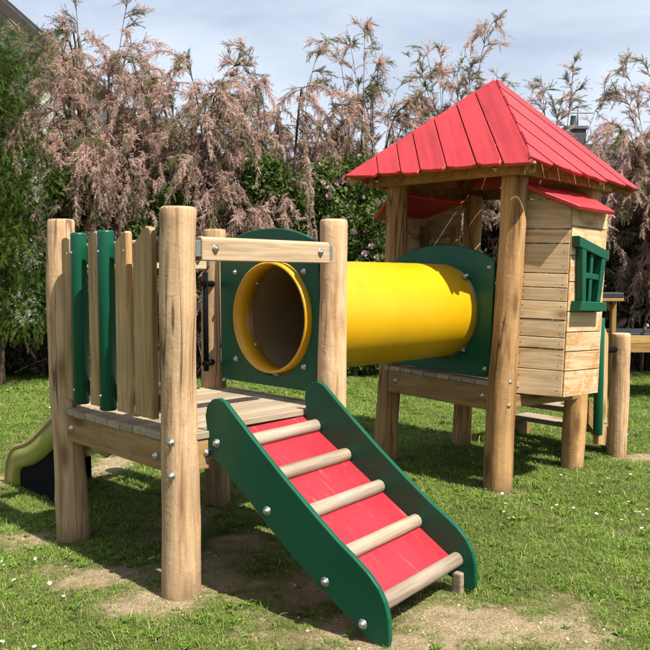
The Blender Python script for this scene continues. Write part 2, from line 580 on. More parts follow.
ROOT = thing('play_structure', 'wooden play structure with green climbing ramp, yellow crawl tunnel and red roofed play house', 'playground',
             Matrix.Translation((0.2, 4.0, 0)))


def bolt_mesh():
    bm = bmesh.new()
    prof = [(0.0155, 0.0), (0.0155, 0.0025), (0.0115, 0.003), (0.011, 0.007), (0.0085, 0.0115), (0.0045, 0.0140)]
    n = 12
    rings = [[bm.verts.new((r * math.cos(2 * PI * k / n), r * math.sin(2 * PI * k / n), z)) for k in range(n)] for r, z in prof]
    for a, b in zip(rings[:-1], rings[1:]):
        for k in range(n): bm.faces.new((a[k], a[(k + 1) % n], b[(k + 1) % n], b[k]))
    bm.faces.new(rings[-1])
    return from_bm(bm, MAT['steel'], 'bolt', True)


BOLT = bolt_mesh()


def bolt(parent, p, nrm, s=1.0, tilt=None):
    M = frame(p, z=nrm, x=Vector(nrm).orthogonal())
    if tilt is not None: M = tilt @ M
    return put('bolt', BOLT, parent, M @ Matrix.Scale(s * 0.9, 4))


def screws(parent, pts, nrm, r=0.0042, tilt=None):
    """small countersunk screw heads of one piece, as one joined part"""
    bm = bmesh.new()
    nrm = Vector(nrm).normalized()
    M0 = frame((0, 0, 0), z=nrm, x=nrm.orthogonal())
    c = sum((Vector(p) for p in pts), Vector()) / len(pts)
    for p in pts:
        q = M0.inverted() @ (Vector(p) - c)
        n = 8
        a = [bm.verts.new((q.x + r * math.cos(2 * PI * k / n), q.y + r * math.sin(2 * PI * k / n), q.z - 0.002)) for k in range(n)]
        b = [bm.verts.new((q.x + r * .8 * math.cos(2 * PI * k / n), q.y + r * .8 * math.sin(2 * PI * k / n), q.z + 0.0012)) for k in range(n)]
        for k in range(n): bm.faces.new((a[k], a[(k + 1) % n], b[(k + 1) % n], b[k]))
        bm.faces.new(b)
    M = M0.copy(); M.translation = c
    if tilt is not None: M = tilt @ M
    o = put('screws', from_bm(bm, MAT['screw'], 'screws'), parent, M)
    o['kind'] = 'stuff'
    return o


def log_mesh(h, r0, r1, mat, seed, bend=0.012, below=0.08, nseg=28, nr=46):
    """peeled trunk along local Z from -below to h, uneven and slightly bent"""
    rs = np.random.default_rng(seed)
    ph = rs.uniform(0, 2 * PI, 8)
    bm = bmesh.new()
    zs = list(np.linspace(-below, h - 0.012, nr)) + [h - 0.006, h - 0.0015, h]
    sh = [1.0] * nr + [0.965, 0.92, 0.86]
    dn = [(rs.uniform(0, 2 * PI), rs.uniform(0.05, h), rs.uniform(0.012, 0.03), rs.uniform(0.02, 0.06), rs.uniform(-0.0045, 0.0035)) for _ in range(int(34 * h))]
    rings = []
    for z, s in zip(zs, sh):
        t = max(0, z) / h
        r = r0 + (r1 - r0) * t
        r *= 1 + 0.026 * math.sin(5.1 * z + ph[0]) + 0.018 * math.sin(11.7 * z + ph[1])
        cx = bend * (math.sin(2.3 * z + ph[2]) - math.sin(ph[2])) * 0.8
        cy = bend * (math.sin(2.9 * z + ph[3]) - math.sin(ph[3])) * 0.8
        ring = []
        for k in range(nseg):
            a = 2 * PI * k / nseg
            rr = r * (1 + 0.036 * math.sin(2 * a + ph[4] + 0.8 * z) + 0.028 * math.sin(3 * a + ph[5] - 1.3 * z) + 0.010 * math.sin(7 * a + ph[6] + 2 * z))
            for da, dz, wa, wz, dd in dn:
                if abs(dz - z) < wz * 2:
                    q = (math.atan2(math.sin(a - da), math.cos(a - da)) * r)
                    if abs(q) < wa * 2:
                        rr += dd * math.exp(-(q / wa) ** 2 - ((z - dz) / wz) ** 2)
            rr *= s
            ring.append(bm.verts.new((cx + rr * math.cos(a), cy + rr * math.sin(a), z)))
        rings.append(ring)
    for a, b in zip(rings[:-1], rings[1:]):
        for k in range(nseg): bm.faces.new((a[k], a[(k + 1) % nseg], b[(k + 1) % nseg], b[k]))
    bm.faces.new(rings[-1])
    me = from_bm(bm, mat, 'log')
    for p in me.polygons: p.use_smooth = len(p.vertices) == 4
    return me


# --- the four posts of the low platform
posts1 = {}
for key, base, h, r0, r1, lean, seed in (
        ('F', F1, 1.49, 0.072, 0.0655, (0.030, 0.002), 3), ('L', L1, 1.492, 0.074, 0.063, (-0.020, 0.0), 8),
        ('R', R1, 1.492, 0.070, 0.061, (0.006, 0.004), 21), ('B', B1, 1.487, 0.068, 0.060, (-0.004, 0.0), 14)):
    ax = V(lean[0], lean[1], h)
    M = frame(base, z=ax, x=(math.cos(seed), math.sin(seed), 0))
    M = frame(base, z=ax, y=ax.cross(M.col[0].to_3d()))
    o = put('post', log_mesh(h, r0, r1, MAT['log'], seed), ROOT, M)
    posts1[key] = o
cam_side = lambda p: (V(0, 0, 0) - V(p.x, p.y, 0)).normalized()
fd = (-V1 * 0.8 - U1 * 0.55).normalized()
for z in (0.605, 0.478):
    bolt(posts1['F'], F1 + (-V1 * 0.5 - U1 * 0.86).normalized() * 0.0705 + UP * z, (-V1 * 0.5 - U1 * 0.86), 1.15)
bolt(posts1['B'], B1 - V1 * 0.066 + UP * 0.68, -V1, 1.0)

# --- deck of the low platform
def beam(parent, name, a, b, h, t, z0, mat, off, tilt=None, bev=0.006, seg=2):
    """horizontal timber between two points; off = sideways shift"""
    a, b = a + off, b + off
    d = b - a
    M = frame((a + b) / 2 + UP * (z0 + h / 2), x=d, z=UP)
    if tilt is not None: M = tilt @ M
    return put(name, box_mesh(d.length, t, h, MAT[mat], bev, seg), parent, M)


jb = {}
for key, a, b, d in (('fl', F1, L1, -U1), ('fr', F1, R1, -V1), ('lb', L1, B1, V1), ('rb', R1, B1, U1)):
    e = (b - a).normalized() * 0.05
    if key == 'fr':      # a short stub beside the ramp, the full joist sits further in
        beam(ROOT, 'deck_beam', a + e, b - e, 0.118, 0.046, 0.482, 'joist', V1 * 0.10)
        b = a + (b - a).normalized() * 0.165
    jb[key] = beam(ROOT, 'deck_beam', a + e, b - e, 0.118, 0.046, 0.482, 'joist', d * 0.028)
    if key in ('fl', 'fr'):
        for q in ((0.10, 0.135) if key == 'fr' else (0.095, (b - a).length - 0.11)):
            pass
bolt(jb['fl'], F1 + V1 * 0.085 - U1 * 0.052 + UP * 0.535, -U1, 1.1)
bolt(jb['fl'], F1 + V1 * (SV1 - 0.10) - U1 * 0.052 + UP * 0.545, -U1, 1.1)
bolt(jb['fr'], F1 + U1 * 0.092 - V1 * 0.052 + UP * 0.545, -V1, 1.1)
n_pl = 10
vw = (SV1 + 0.12) / n_pl
for i in range(n_pl):
    vv = -0.060 + (i + 0.5) * vw
    le = (SU1 + 0.125 + rng.uniform(-0.004, 0.004)) if 0 < i < n_pl - 1 else SU1 - 0.04
    if i == 0: le = 0.10
    M = frame(F1 + U1 * (SU1 / 2 if i else 0.062) + V1 * vv + UP * (ZD - 0.015 + rng.uniform(-0.0012, 0.0012)), x=U1, z=UP)
    o = put('deck_plank', box_mesh(le, vw - 0.005, 0.03, MAT['deck'], 0.004, 1), ROOT, M)
    if i: screws(o, [F1 + U1 * (0.03 + s) + V1 * (vv + w) + UP * (ZD + 0.0006) for s in (0, SU1 - 0.06) for w in (-vw * .25, vw * .25)], UP)

# --- rails of the low platform
def rail_mesh(l, h, t, mat):
    bm = bmesh.new()
    bmesh.ops.create_cube(bm, size=1.0)
    bmesh.ops.scale(bm, vec=(l, t, h), verts=bm.verts)
    es = [e for e in bm.edges if abs(e.verts[0].co.x - e.verts[1].co.x) > l * 0.5 and e.verts[0].co.z > 0]
    bmesh.ops.bevel(bm, geom=es, offset=0.018, segments=4, profile=0.5, affect='EDGES')
    es = [e for e in bm.edges if e.calc_face_angle(0) > 0.6]
    bmesh.ops.bevel(bm, geom=es, offset=0.003, segments=1, affect='EDGES')
    return from_bm(bm, MAT[mat])


def rail(a, b, off, z0, h=0.093, t=0.05, out=None):
    d = (b - a).normalized()
    a2, b2 = a + d * 0.078 + off, b - d * 0.070 + off
    o = put('top_rail', rail_mesh((b2 - a2).length, h, t, 'beam'), ROOT, frame((a2 + b2) / 2 + UP * (z0 + h / 2), x=d, z=UP))
    for p, s in ((a2, 1), (b2, -1)):
        br = put('bracket', box_mesh(0.028, 0.036, 0.062, MAT['steel'], 0.002), o, frame(p - d * s * 0.010 + UP * (z0 + h * .5), x=d, z=UP))
        bolt(o, p + d * s * 0.06 + out * (t / 2) + UP * (z0 + h * 0.5), out, 1.15)
    return o


rail(F1, R1, -V1 * 0.030, 1.290, out=-V1)
rail(L1, B1, V1 * 0.01, 1.272, out=-V1)
rl = rail(F1, L1, U1 * 0.002, 1.285, out=U1)
lo = beam(ROOT, 'low_rail', F1 + V1 * 0.06, L1 - V1 * 0.06, 0.07, 0.04, 0.70, 'beam', U1 * 0.002)

# --- slats and tubes of the fence, hung on the rails (facing -U1)
def slat(t, w, top, z0=0.676, th=0.030):
    base = F1 + V1 * t - U1 * 0.042
    pts = [(-w / 2, 0.0), (w / 2, 0.0)] + [(w / 2 - q * w, zz - z0) for q, zz in top]
    # local X runs towards the front post
    o = put('fence_slat', poly_mesh(pts, th, MAT['slat'], 0.004, 1), ROOT, frame(base + UP * z0, x=-V1, z=UP))
    sc = []
    for zz in (1.333, 0.735):
        for q in (-0.26, 0.26):
            sc.append(base + V1 * q * w - U1 * (th / 2 + 0.0003) + UP * zz)
    screws(o, sc, -U1, 0.0048)
    return o


def arc_top(q0, z0, q1, z1, n=4):
    return [(q0 + (q1 - q0) * k / n, z0 + (z1 - z0) * math.sin(PI / 2 * k / n)) for k in range(n + 1)]


slat(0.160, 0.136, [(0.0, 1.405), (0.10, 1.418), (0.30, 1.424), (0.45, 1.412), (0.90, 1.362), (1.0, 1.345)])
slat(0.320, 0.094, [(0.0, 1.404), (0.12, 1.412), (0.35, 1.406), (0.92, 1.374), (1.0, 1.362)])
slat(0.553, 0.086, [(0.0, 1.412), (0.15, 1.422), (0.45, 1.418), (0.85, 1.388), (1.0, 1.366)])
slat(0.815, 0.108, [(0.0, 1.398), (0.2, 1.408), (0.5, 1.407), (0.8, 1.392), (1.0, 1.350)])
for t in (0.438, 0.675):
    p = F1 + V1 * t - U1 * 0.056
    me = tube_mesh([(0, 0, 0), (0, 0, 0.004), (0, 0, 0.738), (0, 0, 0.746), (0, 0, 0.75)], [0.031, 0.035, 0.035, 0.034, 0.030], MAT['green'], 24)
    o = put('fence_tube', me, ROOT, frame(p + UP * 0.671, z=UP, x=-V1))
    bolt(o, p - U1 * 0.0345 + UP * 0.735, -U1, 0.45)
    bolt(o, p - U1 * 0.0345 + UP * 1.333, -U1, 0.45)

# slat and black grab bar beside the slide opening
sb = L1 + U1 * (SU1 - 0.20) - V1 * 0.012
o = put('fence_slat', poly_mesh([(-.05, 0), (.05, 0), (.05, .575), (.02, .585), (-.05, .565)], 0.028, MAT['slat'], 0.004), ROOT, frame(sb + UP * 0.672, x=U1, z=UP))
hb = L1 + U1 * (SU1 - 0.105) - V1 * 0.05
gb = put('grab_bar', tube_mesh([(0, 0, 0), (0, 0, .52)], 0.014, MAT['black'], 12), ROOT, frame(hb + UP * 0.735, z=UP, x=U1))
for z in (0.775, 1.195):
    put('standoff', tube_mesh([(0, 0, -.02), (0, 0, .075), (0, 0, .08)], [0.016, 0.016, 0.013], MAT['black'], 12), gb, frame(hb + UP * z, z=(B1 - hb - UP * B1.z).normalized() * 1.0 - UP * 0.0, x=UP))

# --- green panels with the hole for the tunnel
def panel_outline(hw, zb, zs, zt, rc=0.05):
    """half width, bottom, shoulder and crown height; rounded lower corners, arched top"""
    pts = []
    for k in range(7): a = -PI / 2 - PI / 2 * k / 6; pts.append((-hw + rc + rc * math.cos(a), zb + rc + rc * math.sin(a)))
    n = 26
    for k in range(n + 1):
        a = PI * k / n
        x = -hw * math.cos(a)
        z = zs + (zt - zs) * (1 - (abs(x) / hw) ** 2.2)
        pts.append((x, z))
    for k in range(7): a = 0 - PI / 2 * k / 6; pts.append((hw - rc + rc * math.cos(a), zb + rc + rc * math.sin(a)))
    return pts


def ring_panel_mesh(outline, c, rad, th, mat, n=96):
    out = []
    m = len(outline)
    angs = sorted(set([2 * PI * k / n for k in range(n)] + [math.atan2(p[1] - c[1], p[0] - c[0]) % (2 * PI) for p in outline]))
    angs = [a for i, a in enumerate(angs) if i == 0 or a - angs[i - 1] > 0.004]
    for a in angs:
        dx, dz = math.cos(a), math.sin(a)
        best = None
        for i in range(m):
            x1, z1 = outline[i]; x2, z2 = outline[(i + 1) % m]
            ex, ez = x2 - x1, z2 - z1
            den = dx * ez - dz * ex
            if abs(den) < 1e-9: continue
            t = ((x1 - c[0]) * ez - (z1 - c[1]) * ex) / den
            s = ((x1 - c[0]) * dz - (z1 - c[1]) * dx) / den
            if t > 0 and -1e-6 <= s <= 1 + 1e-6: best = t if best is None else min(best, t)
        out.append((c[0] + dx * best, c[1] + dz * best))
    bm = bmesh.new()
    N = len(angs)
    ch = 0.004
    rings = []
    def ring(fn, y): rings.append([bm.verts.new((p[0], y, p[1])) for p in (fn(i) for i in range(N))])
    inn = lambda i: (c[0] + rad * math.cos(angs[i]), c[1] + rad * math.sin(angs[i]))
    def shr(i):
        dx, dz = out[i][0] - c[0], out[i][1] - c[1]
        L = math.hypot(dx, dz)
        return (out[i][0] - dx / L * ch, out[i][1] - dz / L * ch)
    oo = lambda i: out[i]
    ring(inn, -th / 2); ring(shr, -th / 2); ring(oo, -th / 2 + ch); ring(oo, th / 2 - ch); ring(shr, th / 2); ring(inn, th / 2)
    for a, b in zip(rings, rings[1:] + rings[:1]):
        for k in range(N): bm.faces.new((a[k], a[(k + 1) % N], b[(k + 1) % N], b[k]))
    bmesh.ops.recalc_face_normals(bm, faces=bm.faces)
    return from_bm(bm, MAT[mat])


TR = 0.287
tc1 = (R1 + B1) / 2 - V1 * 0.045 + UP * 1.030
tc2 = TILT @ ((F2 + L2) / 2 - V2 * 0.005 + UP * 1.012)
tdir = (tc2 - tc1).normalized()

pm1 = (R1 + B1) / 2 - U1 * 0.012
p1w = SV1 / 2 - 0.066
# local X of this panel: -V1 (towards the right post), local Y: outward U1
M = frame(pm1, x=-V1, z=UP)
o = put('tunnel_panel', ring_panel_mesh(panel_outline(p1w, 0.690, 1.385, 1.470), ((tc1 - pm1).dot(-V1), 1.030), TR + 0.001, 0.02, 'green'), ROOT, M)
pan1 = o
for x, z in ((-0.245, 1.255), (0.275, 1.255), (-0.245, 0.805), (0.275, 0.805)):
    bolt(o, pm1 - V1 * x - U1 * 0.0101 + UP * z, -U1, 1.1)
bolt(o, pm1 - V1 * (p1w - 0.03) - U1 * 0.0101 + UP * 0.71, -U1, 0.9)
br = put('bracket', box_mesh(0.045, 0.012, 0.075, MAT['steel'], 0.004, 2), o, frame(B1 - V1 * 0.074 - U1 * 0.005 + UP * 0.815, x=U1, z=UP))
bolt(o, B1 - V1 * 0.082 - U1 * 0.0 + UP * 0.815, -V1 - U1 * 0.5, 1.7)

pm2 = (F2 + L2) / 2 - U2 * 0.028
p2w = SV2 / 2 - 0.068
M = TILT @ frame(pm2, x=-V2, z=UP)
o = put('tunnel_panel', ring_panel_mesh(panel_outline(p2w, 0.645, 1.325, 1.420), (0.005, 1.012), TR + 0.001, 0.02, 'green'), ROOT, M)
for x, z in ((p2w - 0.035, 1.285), (p2w - 0.035, 0.69), (-p2w + 0.035, 0.69)):
    bolt(o, pm2 - V2 * x - U2 * 0.0101 + UP * z, -U2, 1.1, TILT)
for a in (46, -46, 134, 226):
    ca = pm2 - V2 * (0.005 + (TR + 0.012) * math.cos(R(a))) - U2 * 0.030 + UP * (1.012 + (TR + 0.012) * math.sin(R(a)))
    rad = (-V2 * math.cos(R(a)) + UP * math.sin(R(a)))
    cl = put('clamp', box_mesh(0.022, 0.05, 0.026, MAT['steel'], 0.005, 2), o, TILT @ frame(ca, x=rad, y=-U2))
    bolt(cl, ca + rad * 0.011 - U2 * 0.008, rad, 0.9, TILT)


# --- tunnel
def pipe_mesh(l0, l1, r, th, mat, n=72, ribs=0, amp=0.0, m2=None):
    """open pipe along local Z; outer faces mat, inner faces m2"""
    bm = bmesh.new()
    nz = max(2, ribs)
    zs = np.linspace(l0, l1, nz)
    ch = th * 0.45
    def rg(rad, z): return [bm.verts.new((rad * math.cos(2 * PI * k / n), rad * math.sin(2 * PI * k / n), z)) for k in range(n)]
    outer = [rg(r - ch, l0), rg(r, l0 + ch)] + [rg(r + amp * math.sin(i * 2.1), z) for i, z in enumerate(zs[1:-1])] + [rg(r, l1 - ch), rg(r - ch, l1)]
    inner = [rg(r - th, l1)] + [rg(r - th + amp * 0.5 * math.sin(i * 2.1), z) for i, z in enumerate(zs[1:-1][::-1])] + [rg(r - th, l0)]
    allr = outer + inner
    no = len(outer)
    for j, (a, b) in enumerate(zip(allr, allr[1:] + allr[:1])):
        for k in range(n):
            f = bm.faces.new((a[k], a[(k + 1) % n], b[(k + 1) % n], b[k]))
            f.smooth = True
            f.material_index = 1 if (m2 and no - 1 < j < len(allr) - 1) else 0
    bmesh.ops.recalc_face_normals(bm, faces=bm.faces)
    return from_bm(bm, None, mats=[MAT[mat]] + ([MAT[m2]] if m2 else []))


TL = (tc2 - tc1).length
tun = put('tunnel', pipe_mesh(0.012, TL - 0.004, TR, 0.012, 'yellow', ribs=34, amp=0.0009, m2='tube_inside'), ROOT, frame(tc1, z=tdir, x=UP))
put('tunnel_collar', pipe_mesh(-0.052, 0.075, TR - 0.0125, 0.012, 'collar'), tun, frame(tc1, z=tdir, x=UP))
for a in (140, 215, 40, -40):
    # bolts on the inside of the collar
    side = tdir.cross(UP).normalized()
    d = side * -math.cos(R(a)) * -1 + UP * math.sin(R(a))
    bolt(tun, tc1 + tdir * 0.055 + d * (TR - 0.0250), -d, 0.75)

# --- climbing ramp
RD = V(math.cos(R(-38.5)), math.sin(R(-38.5)), 0)
RE = V(-RD.y, RD.x, 0)
RO = F1 + U1 * 0.412 - V1 * 0.050
slope = math.atan2(0.535, 0.86)
RHW = 0.300
sl = (RD * math.cos(slope) - UP * math.sin(slope)).normalized()
snrm = sl.cross(RE) * -1 if sl.cross(RE).z < 0 else sl.cross(RE)
brd_top = RO - RD * 0.095 + UP * 0.628
blen = 0.985
def bx(e):      # upper edge of the board runs along the deck edge
    return ((brd_top + RE * e - F1).dot(V1) - 0.043) / (math.cos(slope) * RD.dot(-V1))
ramp_o = put('climbing_ramp', poly_mesh([(max(bx(-RHW), 0.035), -RHW + 0.012), (blen, -RHW + 0.012), (blen, RHW - 0.012), (bx(RHW), RHW - 0.012)], 0.018, MAT['red'], 0.003), ROOT, frame(brd_top - snrm * 0.012, x=sl, z=RE))
ramp_o['label'] = 'bright red climbing board'
for i, (l, lift) in enumerate(((0.128, 0), (0.328, 0), (0.534, 0), (0.746, 0), (0.965, 0))):
    c = brd_top + sl * l
    pts, rad = [], 0.0285
    L = RHW * 2 - 0.026
    bm = bmesh.new()
    n = 20
    prof = [(rad * math.cos(2 * PI * k / n), rad * math.sin(2 * PI * k / n)) for k in range(n)]
    xs = [-L / 2, -L / 2 + 0.004] + list(np.linspace(-L / 2 + .05, L / 2 - .05, 7)) + [L / 2 - 0.004, L / 2]
    rings = []
    for j, x in enumerate(xs):
        s = 0.9 if j in (0, len(xs) - 1) else 1.0 + 0.02 * math.sin(j * 1.7 + i)
        rings.append([bm.verts.new((x, p[0] * s, p[1] * s)) for p in prof])
    for a, b in zip(rings[:-1], rings[1:]):
        for k in range(n): bm.faces.new((a[k], b[k], b[(k + 1) % n], a[(k + 1) % n])).smooth = True
    bm.faces.new(rings[0]); bm.faces.new(list(reversed(rings[-1])))
    bmesh.ops.recalc_face_normals(bm, faces=bm.faces)
    put('rung', from_bm(bm, MAT['rung']), ramp_o, frame(c + snrm * 0.009, x=RE, z=snrm))
screws(ramp_o, [brd_top + sl * l + RE * e - snrm * 0.0025 for l in (0.05, 0.42, 0.83) for e in (-0.25, 0.25)], snrm, 0.008)


def ramp_panel_outline():
    """in (l along RD, z)"""
    top = [(-0.045, 0.640), (-0.052, 0.690), (-0.040, 0.732), (-0.012, 0.757), (0.022, 0.764), (0.055, 0.754), (0.085, 0.728)]
    top += [(0.20, 0.632), (0.35, 0.512), (0.50, 0.400), (0.60, 0.330), (0.67, 0.287), (0.725, 0.250), (0.765, 0.212), (0.792, 0.168), (0.806, 0.120), (0.810, 0.050)]
    bot = [(0.806, 0.026), (0.792, 0.014), (0.768, 0.014)]
    bot += [(0.70, 0.045), (0.62, 0.092), (0.53, 0.147), (0.42, 0.215), (0.30, 0.300), (0.18, 0.395), (0.08, 0.470), (0.02, 0.510), (-0.02, 0.528), (-0.04, 0.55)]
    return top + bot


for s in (-1, 1):
    side = put('side_panel', poly_mesh(ramp_panel_outline(), 0.022, MAT['green'], 0.005, 2), ramp_o, frame(RO + RE * s * RHW, x=RD, z=UP))
    for l, z in ((0.012, 0.590), (0.275, 0.375), (0.545, 0.178), (0.705, 0.075)):
        p = RO + RE * s * (RHW + 0.0112) + RD * l + UP * z
        put('bolt', BOLT, ramp_o, frame(p, z=RE * s, x=UP) @ Matrix.Scale(1.15, 4))
    # wooden foot behind the panel
    pt = RO + RE * s * (RHW - 0.028) + RD * (0.735 if s < 0 else 0.742)
    put('foot', box_mesh(0.045, 0.028, 0.19, MAT['rung'], 0.012, 3), ramp_o, frame(pt - UP * 0.012, x=RD, z=UP))

# --- slide behind the low platform
SD = V1.copy()
SO = (L1 + B1) / 2 - UP * 0 - U1 * 0.02
def slide_profile():
    pts = [(-0.10, 0.575), (0.02, 0.572), (0.10, 0.562), (0.20, 0.530), (0.35, 0.465), (0.53, 0.375), (0.68, 0.285), (0.80, 0.215), (0.92, 0.165), (1.02, 0.140), (1.07, 0.122), (1.105, 0.085), (1.12, 0.035), (1.125, -0.03)]
    out = []
    for (a, b) in zip(pts[:-1], pts[1:]):
        for k in range(4):
            t = k / 4
            out.append((a[0] + (b[0] - a[0]) * t, a[1] + (b[1] - a[1]) * t))
    out.append(pts[-1])
    o2 = np.array(out)
    for _ in range(4): o2[1:-1] = (o2[:-2] + 2 * o2[1:-1] + o2[2:]) / 4
    return o2


def slide():
    P = slide_profile()
    T = np.gradient(P, axis=0)
    T /= np.linalg.norm(T, axis=1)[:, None]
    N = np.stack([-T[:, 1], T[:, 0]], 1)
    N[N[:, 1] < 0] *= 1
    hw, hs, th = 0.215, 0.105, 0.012
    prof = [(-hw, hs), (-hw + 0.012, 0.03), (-hw + 0.04, 0.002), (-hw + 0.1, -0.006), (0, -0.008), (hw - 0.1, -0.006), (hw - 0.04, 0.002), (hw - 0.012, 0.03), (hw, hs)]
    outp = [(hw + th, hs), (hw + th * 0.6, 0.0), (hw - 0.03, -0.022), (0, -0.024), (-hw + 0.03, -0.022), (-hw - th * 0.6, 0.0), (-hw - th, hs)]
    loop = prof + outp
    bm = bmesh.new()
    rings = []
    for (l, z), nn in zip(P, N):
        f = 1.0
        rings.append([bm.verts.new((c, l + nn[0] * h * f, z + nn[1] * h * f)) for c, h in loop])
    m = len(loop)
    for a, b in zip(rings[:-1], rings[1:]):
        for k in range(m): bm.faces.new((a[k], a[(k + 1) % m], b[(k + 1) % m], b[k])).smooth = True
    bm.faces.new(rings[0]); bm.faces.new(list(reversed(rings[-1])))
    bmesh.ops.recalc_face_normals(bm, faces=bm.faces)
    M = frame(SO, x=SD.cross(UP), y=SD)      # x = U1 side
    so = put('slide', from_bm(bm, MAT['slide']), ROOT, M)
    so['label'] = 'lime green slide with tan rim'
    for s in (-1, 1):
        bm = bmesh.new()
        pts = [(s * (hw + th * .5), l + nn[0] * (hs + 0.004), z + nn[1] * (hs + 0.004)) for (l, z), nn in zip(P, N)]
        tube_bm(bm, pts, 0.013, 8)
        me = from_bm(bm, MAT['slide_rim'], smooth=True)
        put('rim', me, so, M)
        sk = [(l, z - 0.005) for l, z in P if (0.58 if s < 0 else 0.95) < l < 1.09]
        sk = [(sk[0][0], -0.03)] + sk + [(sk[-1][0], -0.03)]
        me = poly_mesh(sk, 0.012, MAT['black'], 0)
        put('head_cheek', poly_mesh([(-0.10, 0.56), (-0.10, 0.40), (-0.02, 0.36), (0.10, 0.375), (0.22, 0.43), (0.32, 0.47), (0.20, 0.53), (0.05, 0.565)], 0.014, MAT['slide_rim'], 0.002), so, frame(SO + SD.cross(UP) * s * (hw + 0.020), x=SD, z=UP))
        put('skirt', me, so, frame(SO + SD.cross(UP) * s * (hw - 0.025), x=SD, z=UP))


slide()

# --- play house: posts
posts2 = {}
for key, base, h, r0, r1, seed in (('F', F2, 1.83, 0.088, 0.071, 31), ('L', L2, 1.83, 0.078, 0.070, 33), ('B', B2, 1.83, 0.074, 0.066, 38), ('R', R2, 1.83, 0.075, 0.068, 41)):
    M = TILT @ frame(base, z=UP, x=(math.cos(seed), math.sin(seed), 0))
    posts2[key] = put('post', log_mesh(h, r0, r1, MAT['log2'], seed, below=0.12), ROOT, M)
fdir = (-U2 * 0.80 - V2 * 0.65).normalized()
for z in (0.635, 0.50):
    bolt(posts2['F'], F2 + (-V2 * 0.7 - U2 * 0.35).normalized() * 0.0845 + UP * z, (-V2 * 0.7 - U2 * 0.35), 1.25, TILT)

# --- play house: floor
for key, a, b, d in (('fl', F2, L2, -U2), ('fr', F2, R2, -V2), ('lb', L2, B2, V2), ('rb', R2, B2, U2)):
    e = (b - a).normalized() * 0.05
    o = beam(ROOT, 'deck_beam', a + e, b - e, 0.138 if key != 'fr' else 0.075, 0.05, 0.455 if key != 'fr' else 0.475, 'joist', d * 0.030, TILT)
    if key == 'fl':
        for q in (0.10, SV2 - 0.12): bolt(o, a + V2 * q - U2 * 0.0555 + UP * 0.535, -U2, 1.1, TILT)
n_pl = 10
vw = (SV2 + 0.10) / n_pl
for i in range(n_pl):
    vv = -0.05 + (i + 0.5) * vw
    put('deck_plank', box_mesh(SU2 + 0.11, vw - 0.005, 0.028, MAT['deck'], 0.004), ROOT, TILT @ frame(F2 + U2 * SU2 / 2 + V2 * vv + UP * 0.608, x=U2, z=UP))


# --- play house: bays with board walls
def lerp(a, b, t): return a + (b - a) * t


